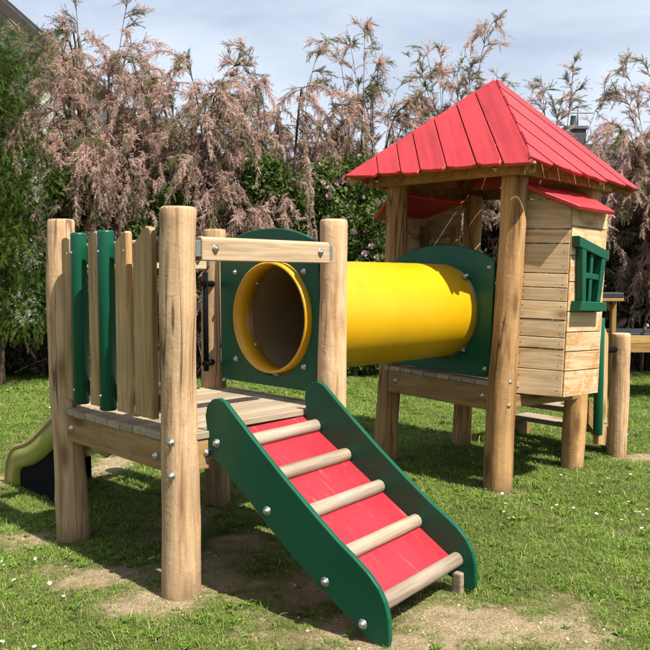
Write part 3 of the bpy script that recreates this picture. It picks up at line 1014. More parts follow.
def bay(c, e, nrm, span, window, flip):
    """c corner, e along the face, nrm outwards; splayed bay clad in boards"""
    q = [(0.095, 0.015), (0.205, 0.265), (span - 0.22, 0.265), (span - 0.095, 0.015)]
    P = [c + e * a + nrm * b for a, b in q]
    zb = 0.555
    heights = [0.152, 0.122, 0.066, 0.102, 0.106, 0.076, 0.082, 0.170, 0.082, 0.170, 0.07]
    heights2 = [0.150, 0.112, 0.112, 0.118, 0.170, 0.150, 0.165, 0.105]
    for wi in range(3):
        a, b = P[wi], P[wi + 1]
        d = (b - a).normalized()
        out = d.cross(UP)
        if out.dot(nrm) < 0: out = -out
        L = (b - a).length
        hs = heights2 if wi == 1 else heights
        mat = 'board_stained' if wi == 1 else 'board'
        # corner batten behind the boards carries them
        post = put('bay_wall', box_mesh(0.045, 0.045, 1.02, MAT['board_inside'], 0.003), ROOT, TILT @ frame(a + d * 0.04 - out * 0.036 + UP * (zb + 0.525), x=d, z=UP))
        z = zb
        for k, h in enumerate(hs):
            spans = [(0.0, L)]
            if window and wi == 1 and z + h > 1.09 and z < 1.36:
                spans = [(0.0, L * 0.28), (L * 0.80, L)]
            for s0, s1 in spans:
                jit = rng.uniform(-0.002, 0.002)
                M = TILT @ frame(a + d * (s0 + s1) / 2 + out * jit + UP * (z + h / 2), x=d, z=UP)
                lim = (lambda s: lerp(1.755, 1.632, s / L)) if wi == 0 else ((lambda s: 1.632) if wi == 1 else (lambda s: lerp(1.632, 1.755, s / L)))
                wd2, zc = (s1 - s0) / 2 - 0.001, z + h / 2
                t0, t1 = min(h / 2 - 0.0025, lim(s0) - zc), min(h / 2 - 0.0025, lim(s1) - zc)
                zl0 = -h / 2 + 0.0025
                if max(t0, t1) < zl0 + 0.01: continue
                if t1 < zl0 + 0.004:      # cut to a wedge under the sloping roof
                    pg = [(-wd2, zl0), (-wd2 + 2 * wd2 * (t0 - zl0) / (lim(s0) - lim(s1)), zl0), (-wd2, t0)]
                elif t0 < zl0 + 0.004:
                    pg = [(wd2 - 2 * wd2 * (t1 - zl0) / (lim(s1) - lim(s0)), zl0), (wd2, zl0), (wd2, t1)]
                else:
                    pg = [(-wd2, zl0), (wd2, zl0), (wd2, t1), (-wd2, t0)]
                    tf, l0, l1 = h / 2 - 0.0025, lim(s0) - zc, lim(s1) - zc
                    if (l0 - tf) * (l1 - tf) < 0:      # the roof line crosses this board: break its top edge there
                        pg.insert(3, (-wd2 + 2 * wd2 * (l0 - tf) / (l0 - l1), tf))
                o = put('board', poly_mesh(pg, 0.020, MAT[mat], 0.002), post, M)
                if min(t0, t1) < h * 0.3: continue
                if s1 - s0 > 0.1:
                    sp = [a + d * (s0 + dx) + out * (0.0104 + jit) + UP * (z + h * f) for dx in (0.028, s1 - s0 - 0.028) for f in ((0.25, 0.75) if h > 0.07 else (0.5,))]
                    sc = screws(post, sp, out, 0.0035, TILT)
            z += h
    # bay floor and lean-to roof
    m4 = put('bay_floor', poly_mesh([(0.10, 0.0), (0.22, 0.248), (span - 0.22, 0.248), (span - 0.10, 0.0)], 0.022, MAT['joist'], 0.002), ROOT,
             TILT @ frame(c + UP * 0.575, x=e, z=nrm))
    drop = 0.150
    rn = (nrm * 0.33 - UP * drop).normalized()
    rr = math.hypot(0.33, drop)
    if window:
        outl = [(-0.01, 0.0), (0.150, rr), (span - 0.270, rr), (span - 0.06, 0.0)]
    else:
        outl = [(-0.02, 0.0), (0.14, rr), (span - 0.14, rr), (span + 0.02, 0.0)]
    rf = put('bay_roof', poly_mesh(outl, 0.024, MAT['red_wood'], 0.004), ROOT, TILT @ frame(c + nrm * 0.012 + UP * 1.775, x=e, z=rn))
    rf['label'] = 'small red lean-to roof over the bay'
    return P


bayP = bay(F2, U2, -V2, SU2, True, False)
bay(B2, -U2, V2, SU2, False, True)

# --- crooked green window on the front bay
wa, wb = bayP[1], bayP[2]
wd = (wb - wa).normalized()
wo = -V2
WC = wa + wd * ((wb - wa).length * 0.44) + wo * 0.030
win = put('window_frame', poly_mesh([(-0.163, 1.475), (0.172, 1.403), (0.167, 1.347), (-0.158, 1.415)], 0.055, MAT['green'], 0.006, 2), ROOT, TILT @ frame(WC, x=wd, z=UP))
win['label'] = 'crooked dark green window frame'
def wbar(name, pts, th, off=0.0):
    put(name, poly_mesh(pts, th, MAT['green'], 0.004, 1), win, TILT @ frame(WC + wo * off, x=wd, z=UP))
wbar('jamb', [(-0.123, 1.420), (-0.075, 1.413), (-0.053, 1.105), (-0.092, 1.105)], 0.048)
wbar('jamb', [(0.145, 1.370), (0.101, 1.375), (0.066, 1.105), (0.104, 1.105)], 0.048)
wbar('mullion', [(-0.004, 1.403), (0.026, 1.397), (0.021, 1.105), (-0.009, 1.105)], 0.032, -0.004)
wbar('muntin', [(-0.072, 1.275), (0.090, 1.265), (0.086, 1.230), (-0.069, 1.240)], 0.026, 0.003)
wbar('sill', [(-0.136, 1.109), (0.136, 1.105), (0.145, 1.051), (-0.145, 1.055)], 0.075, 0.008)

# --- play house roof: boards laid parallel to the right-hand hip of each face
apex = C2 + UP * 2.500
RC = [C2 + d * 0.948 + UP * 1.845 for d in (V(0.02, -1, 0), V(1, 0.02, 0), V(-0.02, 1, 0), V(-1, -0.02, 0))]
roof_frame = None
e_in = 0.10
# ring beam on the post tops
bm = bmesh.new()
for k, (a, b, d) in enumerate(((F2, L2, -U2), (F2, R2, -V2), (L2, B2, V2), (R2, B2, U2))):
    dd = (b - a).normalized()
    ext = 0.135 if k in (0, 2) else 0.085
    p0, p1 = a - dd * ext + d * 0.10, b + dd * ext + d * 0.10
    mid = (p0 + p1) / 2 + UP * (1.838 if k in (0, 2) else 1.8385)
    M = frame(mid, x=dd, z=UP)
    r = bmesh.ops.create_cube(bm, size=1.0)
    bmesh.ops.transform(bm, matrix=M @ Matrix.Diagonal((( p1 - p0).length, 0.045, 0.078 if k in (0, 2) else 0.075, 1)), verts=r['verts'])
M0 = Matrix.Translation(C2 + UP * 1.84)
bmesh.ops.transform(bm, matrix=M0.inverted(), verts=bm.verts)
roof = put('roof', from_bm(bm, MAT['joist']), ROOT, TILT @ M0)
roof['label'] = 'red pyramid roof of overlapping boards'
for z, p in ((1.84, F2 - U2 * 0.1225 + V2 * 0.03), (1.84, L2 - U2 * 0.1225 + V2 * 0.06)):
    bolt(roof, p + UP * z, -U2, 1.2, TILT)
bolt(roof, F2 - V2 * 0.1225 - U2 * 0.02 + UP * 1.84, -V2, 1.2, TILT)
bolt(roof, R2 - V2 * 0.1225 - U2 * 0.06 + UP * 1.84, -V2, 1.2, TILT)
for cr in RC:      # hip rafters
    d = apex - cr
    M = frame((cr + apex) / 2 - UP * 0.055, x=d, y=UP.cross(d))
    put('rafter', box_mesh(d.length * 0.94, 0.05, 0.06, MAT['joist'], 0.004), roof, TILT @ M)

for fi in range(4):
    rc, lc = RC[(fi + 0) % 4], RC[(fi + 3) % 4]       # seen from outside: left corner lc, right corner rc
    es = (rc - lc); W = es.length; es.normalize()
    mid = (rc + lc) / 2
    ups = apex - mid; T = ups.length; ups.normalize()
    nrm = es.cross(ups).normalized()
    a = W / 2
    rl = random.Random(50 + fi)
    fr = [0.0, 0.215, 0.345, 0.455, 0.595, 0.745, 0.868, 1.0] if fi == 0 else [0.0, 0.17, 0.30, 0.41, 0.53, 0.64, 0.76, 0.88, 1.0]
    edges = [-a + 2 * a * f for f in fr]
    hip = Vector((-a, T))                            # direction of the right hip
    for k in range(len(edges) - 1):
        s0, s1 = edges[k] + 0.0035, edges[k + 1] - 0.0035
        # upper end of a seam starting at s: meets the left hip
        def top(s, pull=0.0):
            t = (s + a) / (2 * a) - pull
            return Vector((s, 0)) + hip * t
        over = 0.018 + rl.uniform(-0.010, 0.010)
        cut = rl.uniform(0.10, 0.3); cut2 = rl.uniform(0.72, 0.92)
        hd = hip.normalized()
        w = s1 - s0
        pts = []
        b0, b1 = Vector((s0, 0)), Vector((s1, 0))
        pts.append(b0 - hd * (over - 0.022 * rl.random() - (0.02 if k == 0 else 0)))
        if k > 0: pts.append(b0.lerp(b1, cut) - hd * (over + 0.012 * rl.random()))
        pts.append(b0.lerp(b1, cut2) - hd * (over + 0.010 * rl.random() + 0.004))
        pts.append(b1 - hd * (over - 0.006 - 0.026 * rl.random()))
        pts.append(top(s1, 0.001))
        if k > 0: pts.append(top(s0, 0.0))
        lift = 0.006 * (k % 2) + rl.uniform(-0.0008, 0.0008)
        cen = sum(pts, Vector((0, 0))) / len(pts)
        # local Z along the board, local X across, local Y = -normal
        zl = (es * hd.x + ups * hd.y).normalized()
        M = frame(mid + es * cen.x + ups * cen.y + nrm * lift, z=zl, y=-nrm)
        loc = []
        for p in pts:
            wp = mid + es * p.x + ups * p.y + nrm * lift
            lp = M.inverted() @ wp
            loc.append((lp.x, lp.z))
        o = put('roof_board', poly_mesh(loc, 0.020, MAT['red_wood'], 0.003), roof, TILT @ M)
        sp = []
        Lh = (top(s1) - b1).length
        for q in (0.10, 0.5) if Lh > 0.4 else (0.25,):
            for ww in (0.22, 0.78):
                p = b0.lerp(b1, ww)
                L2_ = hip.length * ((p.x + a) / (2 * a))
                p = p + hd * (0.06 + q * L2_ * 0.9 if q < .3 else q * L2_)
                sp.append(mid + es * p.x + ups * p.y + nrm * (lift + 0.0104))
        screws(roof, sp, nrm, 0.0042, TILT)

# --- steps at the back of the play house
st0 = R2 + U2 * 0.075 + V2 * 0.10
for k, (d, z) in enumerate(((0.16, 0.45), (0.34, 0.30), (0.52, 0.15))):
    put('step', box_mesh(SV2 - 0.20, 0.17, 0.04, MAT['deck'], 0.005, 2), ROOT, frame(R2 + U2 * (0.075 + d) + V2 * SV2 / 2 + UP * z, x=V2, z=UP))
for v in (0.09, SV2 - 0.09):
    a, b = R2 + U2 * 0.06 + V2 * v + UP * 0.55, R2 + U2 * 0.70 + V2 * v + UP * 0.02
    put('stringer', box_mesh((b - a).length, 0.04, 0.13, MAT['joist'], 0.004), ROOT, frame((a + b) / 2 - UP * 0.03, x=b - a, y=V2))
sp = V(2.028, 5.221, 0)
o = put('post', log_mesh(0.85, 0.066, 0.060, MAT['log'], 77), ROOT, frame(sp, z=UP, x=U2))
bolt(o, sp + (-U2 * -0.6 - V2 * 0.75).normalized() * 0.061 + UP * 0.73, (U2 * 0.6 - V2 * 0.75), 1.1)
bolt(o, sp + (U2 * 0.75 - V2 * 0.65).normalized() * 0.064 + UP * 0.14, (U2 * 0.75 - V2 * 0.65), 1.1)
nb = V(1.850, 5.06, 0)
put('newel_board', poly_mesh([(-0.06, 0.12), (0.03, 0.10), (0.045, 0.16), (0.040, 0.84), (-0.05, 0.955), (-0.06, 0.95)], 0.045, MAT['slat'], 0.005, 2), ROOT, frame(nb, x=U2, z=UP))
bolt(ROOT, nb + U2 * 0.02 - V2 * 0.0228 + UP * 0.26, -V2, 0.7)
put('connector', tube_mesh([(0, 0, 0), (0, 0, 0.16)], 0.02, MAT['black'], 12), ROOT, frame(nb + U2 * 0.03 + UP * 0.74, z=(sp - nb), x=UP))
gp = V(1.806, 4.985, 0)
put('corner_tube', tube_mesh([(0, 0, 0.19), (0, 0, 0.195), (0, 0, 0.96), (0, 0, 0.965)], [0.026, 0.029, 0.029, 0.025], MAT['green'], 20), ROOT, frame(gp, z=UP, x=U2))
#FOLIAGE
# ------------------------------------------------------------------ garden behind: numpy foliage
def tri_mesh(name, tris, tint, mat):
    """tris (N,3,3), tint (N,) -> mesh"""
    me = bpy.data.meshes.new(name)
    N = len(tris)
    me.vertices.add(N * 3); me.vertices.foreach_set('co', tris.astype(np.float32).ravel())
    me.loops.add(N * 3); me.loops.foreach_set('vertex_index', np.arange(N * 3, dtype=np.int32))
    me.polygons.add(N); me.polygons.foreach_set('loop_start', np.arange(0, N * 3, 3, dtype=np.int32))
    me.update(calc_edges=True)
    a = me.attributes.new('tint', 'FLOAT', 'POINT')
    a.data.foreach_set('value', np.repeat(tint, 3).astype(np.float32))
    me.materials.append(mat)
    return me


def unit(v):
    return v / (np.linalg.norm(v, axis=-1, keepdims=True) + 1e-9)


def spray_template(rs, n=46, width=0.024, slen=0.20, droop=0.35, ang=0.75):
    """feathery plume of unit length along +X, drooping in -Z"""
    t = np.linspace(0.06, 1.0, n) + rs.uniform(-.01, .01, n)
    axis = np.stack([t, 0 * t, -droop * t ** 2], 1)
    tan = unit(np.stack([np.ones(n), 0 * t, -2 * droop * t], 1))
    roll = np.arange(n) * 2.4 + rs.uniform(-.5, .5, n)
    nrm = np.stack([0 * t, np.cos(roll), np.sin(roll)], 1)
    a = ang + rs.uniform(-.25, .25, n)
    d = tan * np.cos(a)[:, None] + nrm * np.sin(a)[:, None]
    L = slen * (1.0 - 0.65 * t) * rs.uniform(0.6, 1.3, n) + 0.03
    side = unit(np.cross(d, rs.normal(size=(n, 3))))
    w = width * rs.uniform(0.7, 1.3, n)
    p0 = axis - side * w[:, None] * 0.5
    p1 = axis + side * w[:, None] * 0.5
    p2 = axis + d * L[:, None] + np.array([0, 0, -0.15]) * L[:, None]
    return np.stack([p0, p1, p2], 1)


def leaf_template(rs, n=9, size=0.5, spread=1.0, asp=0.5):
    """clump of n folded leaves inside a unit ball -> triangles"""
    c = unit(rs.normal(size=(n, 3))) * (rs.uniform(0, 1, n) ** 0.5)[:, None] * spread
    d = unit(c * 0.6 + rs.normal(size=(n, 3)) * 0.8)
    s = unit(np.cross(d, rs.normal(size=(n, 3))))
    L = size * rs.uniform(0.7, 1.3, n)[:, None]
    up = np.cross(d, s)
    a, b = c, c + d * L
    l = c + d * L * 0.45 + s * L * asp * 0.5 + up * L * 0.08
    r = c + d * L * 0.45 - s * L * asp * 0.5 + up * L * 0.08
    return np.concatenate([np.stack([a, l, b], 1), np.stack([a, b, r], 1)], 0)


def needle_template(rs, n=16):
    """yew-like shoot: flat comb of needles along +X"""
    t = np.linspace(0, 1, n // 2)
    out = []
    for sgn in (-1, 1):
        base = np.stack([t, 0 * t, -0.15 * t ** 2], 1)
        tip = base + np.stack([0.20 + 0 * t, sgn * (0.24 - 0.10 * t), rs.uniform(-.05, .08, len(t))], 1)
        w = np.array([0.035, 0, 0.0])
        out.append(np.stack([base - w, base + w, tip], 1))
    return np.concatenate(out, 0)


def scatter(templates, pos, dirs, scale, rs, tint, jitter=0.12):
    """copy templates onto positions with +X along dirs (rolled), returns tris, tint"""
    n = len(pos)
    dirs = unit(dirs)
    up = np.tile(np.array([0, 0, 1.0]), (n, 1))
    y = np.cross(up, dirs)
    bad = np.linalg.norm(y, axis=1) < 0.05
    y[bad] = np.array([1.0, 0, 0])
    y = unit(y)
    z = np.cross(dirs, y)
    ro = rs.normal(size=n) * 0.5
    y2 = y * np.cos(ro)[:, None] + z * np.sin(ro)[:, None]
    z2 = -y * np.sin(ro)[:, None] + z * np.cos(ro)[:, None]
    B = np.stack([dirs, y2, z2], 1) * scale[:, None, None]
    pick = rs.integers(0, len(templates), n)
    tr, ti = [], []
    for k, T in enumerate(templates):
        m = pick == k
        if not m.any(): continue
        w = np.einsum('tvi,nij->ntvj', T, B[m]) + pos[m][:, None, None, :]
        tr.append(w.reshape(-1, 3, 3))
        tt = np.repeat(tint[m][:, None], len(T), 1) + rs.uniform(-jitter, jitter, (m.sum(), len(T)))
        ti.append(tt.ravel())
    return np.concatenate(tr), np.clip(np.concatenate(ti), 0, 1)


rs = np.random.default_rng(5)
SPRAY = [spray_template(rs, 18, 0.075, 0.34, rs.uniform(0.1, 0.55)) for _ in range(8)]
SPRAY_UP = [spray_template(rs, 40, 0.020, 0.16, rs.uniform(-0.1, 0.15), 0.5) for _ in range(5)]
LEAF = [leaf_template(rs, 10, 0.75, 1.0, 0.55) for _ in range(8)]
NEEDLE = [needle_template(rs) for _ in range(5)]

F_TAM = foliage('tamarisk_plume', [(0.0, (0.15, 0.19, 0.05)), (0.18, (0.34, 0.27, 0.17)), (0.40, (0.66, 0.45, 0.37)), (0.75, (0.80, 0.57, 0.48)), (1.0, (0.88, 0.67, 0.57))], 0.5)
F_LEAF = foliage('rose_leaf', [(0.0, (0.030, 0.060, 0.012)), (0.5, (0.075, 0.130, 0.025)), (1.0, (0.15, 0.21, 0.045))], 0.3)
F_DARK = foliage('hedge_leaf', [(0.0, (0.018, 0.032, 0.010)), (0.5, (0.045, 0.075, 0.018)), (1.0, (0.10, 0.145, 0.035))], 0.25)
F_YEW = foliage('yew_needle', [(0.0, (0.028, 0.065, 0.010)), (0.5, (0.075, 0.140, 0.015)), (1.0, (0.21, 0.29, 0.03))], 0.3)
F_TWIG = foliage('dry_twig', [(0.0, (0.055, 0.042, 0.03)), (0.5, (0.11, 0.085, 0.06)), (1.0, (0.20, 0.16, 0.115))], 0.1)


def tamarisk(base, h, spread, nst, label, seed, dens=1.0, wisps=5, low=0.25, facing=0.35, green=0.12, group='tamarisk shrubs along the back of the garden'):
    rs = np.random.default_rng(seed)
    root = thing('tamarisk_shrub', label, 'shrub', Matrix.Translation(base), group)
    bm = bmesh.new()
    pos, dr, sc, ti = [], [], [], []
    upos, udr, usc, uti = [], [], [], []
    B = np.array(base, float)
    for i in range(nst + wisps):
        wisp = i >= nst
        az = rs.uniform(0, 2 * PI)
        if rs.random() < facing: az = -PI / 2 + rs.normal() * 0.9
        reach = spread * rs.uniform(0.45, 1.0) * (0.75 if wisp else 1)
        hh = h * (rs.uniform(0.80, 1.25) if wisp else rs.uniform(0.55, 1.0))
        t = np.linspace(0, 1, 15)
        bend = rs.uniform(1.5, 2.3) if not wisp else rs.uniform(1.35, 2.0)
        zz = hh * np.sin(t * bend) / (1.0 if bend > PI / 2 else math.sin(bend))
        rr = reach * (t ** 1.5)
        off = rs.normal(size=2) * 0.10 * spread
        wob = np.stack([np.sin(t * 7 + seed + i) * 0.05 * t, np.cos(t * 6 + i) * 0.05 * t], 1)
        P = np.stack([B[0] + off[0] + rr * math.cos(az) + wob[:, 0], B[1] + off[1] + rr * math.sin(az) + wob[:, 1], B[2] - 0.05 + zz], 1)
        r0 = rs.uniform(0.018, 0.034) if not wisp else 0.009
        tube_bm(bm, [tuple(p - B) for p in P], list(r0 * (1 - 0.86 * t)), 5, False)
        nb = int((15 if wisp else 17) * dens)
        for j in range(nb):
            tt = rs.uniform(0.42 if wisp else low, 1.0)
            k = min(int(tt * 14), 13)
            p = P[k] + (P[k + 1] - P[k]) * (tt * 14 - k)
            tan = unit(P[k + 1] - P[k])
            out = np.array([math.cos(az), math.sin(az), 0]) * 0.5 + rs.normal(size=3) * 0.75 + tan * (0.6 if not wisp else 1.0) + np.array([0, -0.15, 0.15])
            out = unit(out)
            bl = rs.uniform(0.32, 0.85) if not wisp else rs.uniform(0.16, 0.42) * (1.25 - 0.75 * tt)
            dp = rs.uniform(0.35, 1.15) * (0.4 if wisp else 1)
            s = np.linspace(0, 1, 6)
            Q = p + out * (s * bl)[:, None] + np.array([0, 0, -1]) * (dp * bl * s ** 2)[:, None]
            tube_bm(bm, [tuple(q - B) for q in Q], list(0.0065 * (1 - 0.8 * s)), 3, False)
            ns = int(bl * rs.uniform(56, 72))
            bt = np.clip(rs.normal(0.50, 0.17), 0.12, 0.95)
            if rs.random() < (0.35 if wisp else green): bt = rs.uniform(0.0, 0.2)
            for q in range(ns):
                u = rs.uniform(0.12, 1.0)
                kk = min(int(u * 5), 4)
                pp = Q[kk] + (Q[kk + 1] - Q[kk]) * (u * 5 - kk)
                tn = unit(Q[kk + 1] - Q[kk])
                dd = unit(tn * 0.9 + rs.normal(size=3) * 0.45 + np.array([0, -0.1, -0.1 if not wisp else 0.35]))
                pos.append(pp); dr.append(dd); sc.append(rs.uniform(0.065, 0.15)); ti.append(bt + rs.normal() * 0.07)
    me = from_bm(bm, MAT['bark'], 'stems', True)
    put('trunk', me, root, Matrix.Translation(base))
    tr, tn = scatter(SPRAY, np.array(pos) - B, np.array(dr), np.array(sc), rs, np.clip(np.array(ti), 0, 1))
    put('crown', tri_mesh('plumes', tr, tn, F_TAM), root, Matrix.Translation(base))
    return root


def lobes(rs, base, h, rx, ry, n, z0=0.2, taper=0.5):
    L = []
    for i in range(n):
        z = rs.uniform(z0, 1.0)
        s = (1 - taper * max(0, z - 0.45) / 0.55)
        a = rs.uniform(0, 2 * PI)
        q = rs.uniform(0.2, 0.85) * s
        L.append((base[0] + rx * q * math.cos(a), base[1] + ry * q * math.sin(a), base[2] + z * h * 0.93, rs.uniform(0.22, 0.42) * min(rx, ry) + 0.10))
    return np.array(L)


def leafy(name, label, cat, base, h, rx, ry, seed, mat, nl=40, per=90, size=0.085, templates=None, group=None, z0=0.08, taper=0.5, tint=0.5, droop=0.0, trunks=3):
    rs = np.random.default_rng(seed)
    root = thing(name, label, cat, Matrix.Translation(base), group)
    B = np.array(base, float)
    L = lobes(rs, base, h, rx, ry, nl, z0, taper)
    pos, dr, ti = [], [], []
    bm = bmesh.new()
    stems = []
    for k in range(trunks):
        a = rs.uniform(0, 2 * PI)
        top = B + np.array([rx * .3 * math.cos(a), ry * .3 * math.sin(a), h * 0.8])
        pts = [B + np.array([.08 * math.cos(a), .08 * math.sin(a), -0.05]) + (top - B) * np.array([s ** 1.4, s ** 1.4, s]) for s in np.linspace(0, 1, 7)]
        tube_bm(bm, [tuple(p - B) for p in pts], list(np.linspace(0.05, 0.012, 7)), 6, False)
        stems.append(pts)
    for lx, ly, lz, lr in L:
        st = stems[rs.integers(0, trunks)]
        zi = min(range(len(st)), key=lambda i: abs(st[i][2] - (lz - lr * 0.9)))
        tube_bm(bm, [tuple(st[zi] - B), tuple((st[zi] + np.array([lx, ly, lz])) / 2 - B + np.array([0, 0, .05])), tuple(np.array([lx, ly, lz]) - B)], [0.012, 0.008, 0.003], 4, False)
        n = int(per * rs.uniform(0.7, 1.3))
        d = unit(rs.normal(size=(n, 3)))
        r = lr * (0.45 + 0.75 * rs.uniform(0, 1, n) ** 0.6)
        pos.append(np.array([lx, ly, lz]) + d * r[:, None] * np.array([1, 1, 0.85]))
        dr.append(d + rs.normal(size=(n, 3)) * 0.4 + np.array([0, 0, -droop]))
        ti.append(np.full(n, tint + rs.normal() * 0.14) + rs.normal(size=n) * 0.1)
    pos, dr, ti = np.concatenate(pos), np.concatenate(dr), np.clip(np.concatenate(ti), 0, 1)
    keep = pos[:, 2] > base[2] + 0.02
    pos, dr, ti = pos[keep], dr[keep], ti[keep]
    put('trunk', from_bm(bm, MAT['bark'], 'trunk', True), root, Matrix.Translation(base))
    tr, tn = scatter(templates or LEAF, pos - B, dr, size * rs.uniform(0.7, 1.3, len(pos)), rs, ti, 0.15)
    put('crown', tri_mesh('leaves', tr, tn, mat), root, Matrix.Translation(base))
    return root, L


# evergreen at the left
leafy('yew_tree', 'bright green yew tree at the end of the low wall', 'tree', (-3.74, 8.60, 0), 4.20, 0.70, 0.55, 101, F_YEW, nl=150, per=125, size=0.085, templates=NEEDLE, z0=0.17, taper=0.12, droop=0.2, tint=0.5)

# dark evergreen shrubs behind
HG = 'dark evergreen shrubs behind the tamarisks'
for k, (x, y, h, rx, lab) in enumerate((
        (-4.75, 9.6, 4.3, 1.0, 'tall dark leafy shrub behind the bright yew tree'),
        (-6.0, 11.6, 3.3, 1.2, 'dark leafy shrub below the pale gable of the house'),
        (-2.9, 11.0, 2.7, 1.2, 'dark leafy shrub rising from behind the low garden wall'),
        (-1.0, 11.2, 2.7, 1.2, 'dark leafy shrub behind the left hand tower of the play structure'),
        (0.9, 11.2, 2.7, 1.2, 'dark leafy shrub beside the flowering rose bush'),
        (2.8, 11.1, 2.5, 1.2, 'dark leafy shrub behind the red roofed play house'),
        (4.7, 11.0, 2.4, 1.2, 'dark leafy shrub behind the wooden play counter'))):
    leafy('evergreen_shrub', lab, 'shrub', (x, y, 0), h, rx, 0.75, 200 + k, F_DARK, nl=48, per=42, size=0.13, group=HG, z0=0.05, taper=0.25, tint=0.4)

for k, (x, y, h, rx, lab) in enumerate((
        (-2.95, 8.95, 2.55, 0.45, 'green leafy shrub showing through the tamarisk beside the yew'),
        (-1.90, 9.00, 2.35, 0.50, 'green leafy shrub growing through the tamarisk behind the slat fence'),
        (-0.55, 9.15, 2.70, 0.40, 'green leafy shrub behind the tunnel mouth'))):
    leafy('leafy_shrub', lab, 'shrub', (x, y, 0), h, rx, 0.22, 260 + k, F_LEAF, nl=15, per=55, size=0.085, group='green shrubs among the tamarisks', z0=0.3, taper=0.2, tint=0.5)

# tamarisks
tamarisk((-3.00, 9.9, 0), 4.5, 1.15, 27, 'broad pinkish brown tamarisk beside the bright yew tree', 301, 1.0, 2)
tamarisk((-1.70, 9.95, 0), 4.0, 1.35, 26, 'large pinkish brown tamarisk behind the wooden slat fence', 302, 1.0, 2, green=0.2)
tamarisk((-0.60, 10.2, 0), 3.8, 1.2, 21, 'rounded pinkish brown tamarisk beside the rose bush', 303, 0.95, 4, green=0.25)
tamarisk((-2.30, 9.55, 0), 3.05, 1.15, 15, 'low mounded tamarisk in front of the taller ones behind the slat fence', 311, 1.0, 0, green=0.22)
tamarisk((-1.05, 9.65, 0), 2.75, 1.0, 11, 'low mounded tamarisk behind the tunnel mouth', 312, 1.0, 0, green=0.3)
tamarisk((0.60, 10.7, 0), 3.7, 1.2, 13, 'loose thin tamarisk rising behind the rose bush', 304, 0.85, 12, low=0.40, green=0.3)
tamarisk((1.85, 10.7, 0), 3.75, 1.2, 12, 'open wispy tamarisk rising behind the red roof peak', 305, 0.85, 18, low=0.40, green=0.28)
tamarisk((3.05, 10.4, 0), 3.2, 1.2, 18, 'brown tamarisk between the play house roof and the slate roof', 306, 0.85, 14, green=0.22)
tamarisk((4.35, 9.9, 0), 3.3, 1.25, 22, 'drooping brown tamarisk above the wooden play counter', 307, 1.0, 9, low=0.2)

# rose bush with its blooms
rose, RL = leafy('rose_bush', 'tall green rose bush covered in pale pink blooms', 'bush', (0.30, 9.55, 0), 2.75, 0.85, 0.45, 401, F_LEAF, nl=58, per=60, size=0.080, z0=0.1, taper=0.35, tint=0.85)


def bloom_mesh():
    bm = bmesh.new()
    r2 = random.Random(4)
    for ring, (n, rad, tilt, lift, L) in enumerate(((6, 0.30, 1.15, 0.0, 0.75), (6, 0.22, 0.75, 0.12, 0.65), (5, 0.12, 0.35, 0.22, 0.55), (4, 0.04, 0.12, 0.30, 0.42))):
        for k in range(n):
            a = 2 * PI * (k + 0.5 * (ring % 2)) / n + r2.uniform(-.15, .15)
            M = Matrix.Rotation(a, 4, 'Z')
            w = 0.36 * L / 0.6
            prof = [(rad * .3, 0, lift), (rad + L * 0.5 * math.sin(tilt), w, lift + L * 0.45 * math.cos(tilt) - 0.05), (rad + L * math.sin(tilt) * 0.9, 0, lift + L * math.cos(tilt)), (rad + L * 0.5 * math.sin(tilt), -w, lift + L * .45 * math.cos(tilt) - 0.05), (rad + L * 0.55 * math.sin(tilt), 0, lift + L * 0.30 * math.cos(tilt) - 0.06)]
            vs = [bm.verts.new(M @ Vector(p)) for p in prof]
            for q in range(4): bm.faces.new((vs[4], vs[q], vs[(q + 1) % 4]))
    m, n, l, b, out = new_mat('rose_petal')
    oi = n.new('ShaderNodeObjectInfo')
    c = ramp(n, l, oi.outputs['Random'], [(0.0, (0.70, 0.44, 0.52)), (0.5, (0.80, 0.58, 0.62)), (0.8, (0.84, 0.68, 0.66)), (1.0, (0.84, 0.72, 0.56))])
    l.new(c, b.inputs['Base Color']); b.inputs['Roughness'].default_value = 0.7
    tr = n.new('ShaderNodeBsdfTranslucent'); l.new(c, tr.inputs['Color'])
    mx = n.new('ShaderNodeMixShader'); mx.inputs[0].default_value = 0.3
    l.new(b.outputs[0], mx.inputs[1]); l.new(tr.outputs[0], mx.inputs[2]); l.new(mx.outputs[0], out.inputs['Surface'])
    return from_bm(bm, m, 'bloom', True)


BLOOM = bloom_mesh()
rb = random.Random(9)
cl = []
front = sorted([tuple(q) for q in RL if q[2] > 0.9], key=lambda q: q[1])[:30]
for q in front:
    for k in range(rb.choice((2, 3, 3, 4))):
        d = Vector((rb.gauss(0, .6), -1.0, rb.gauss(0.3, .5))).normalized()
        p = Vector(q[:3]) + d * q[3] * rb.uniform(0.8, 1.25)
        M = frame(p, z=(d + Vector((rb.gauss(0, .4), 0, rb.gauss(.2, .4)))), x=None, y=Vector((1, 0.01, 0)).cross(d).cross(d) if False else None) if False else frame(p, z=d, x=d.orthogonal())
        put('bloom', BLOOM, rose, M @ Matrix.Rotation(rb.uniform(0, 6), 4, 'Z') @ Matrix.Scale(rb.uniform(0.030, 0.056), 4))

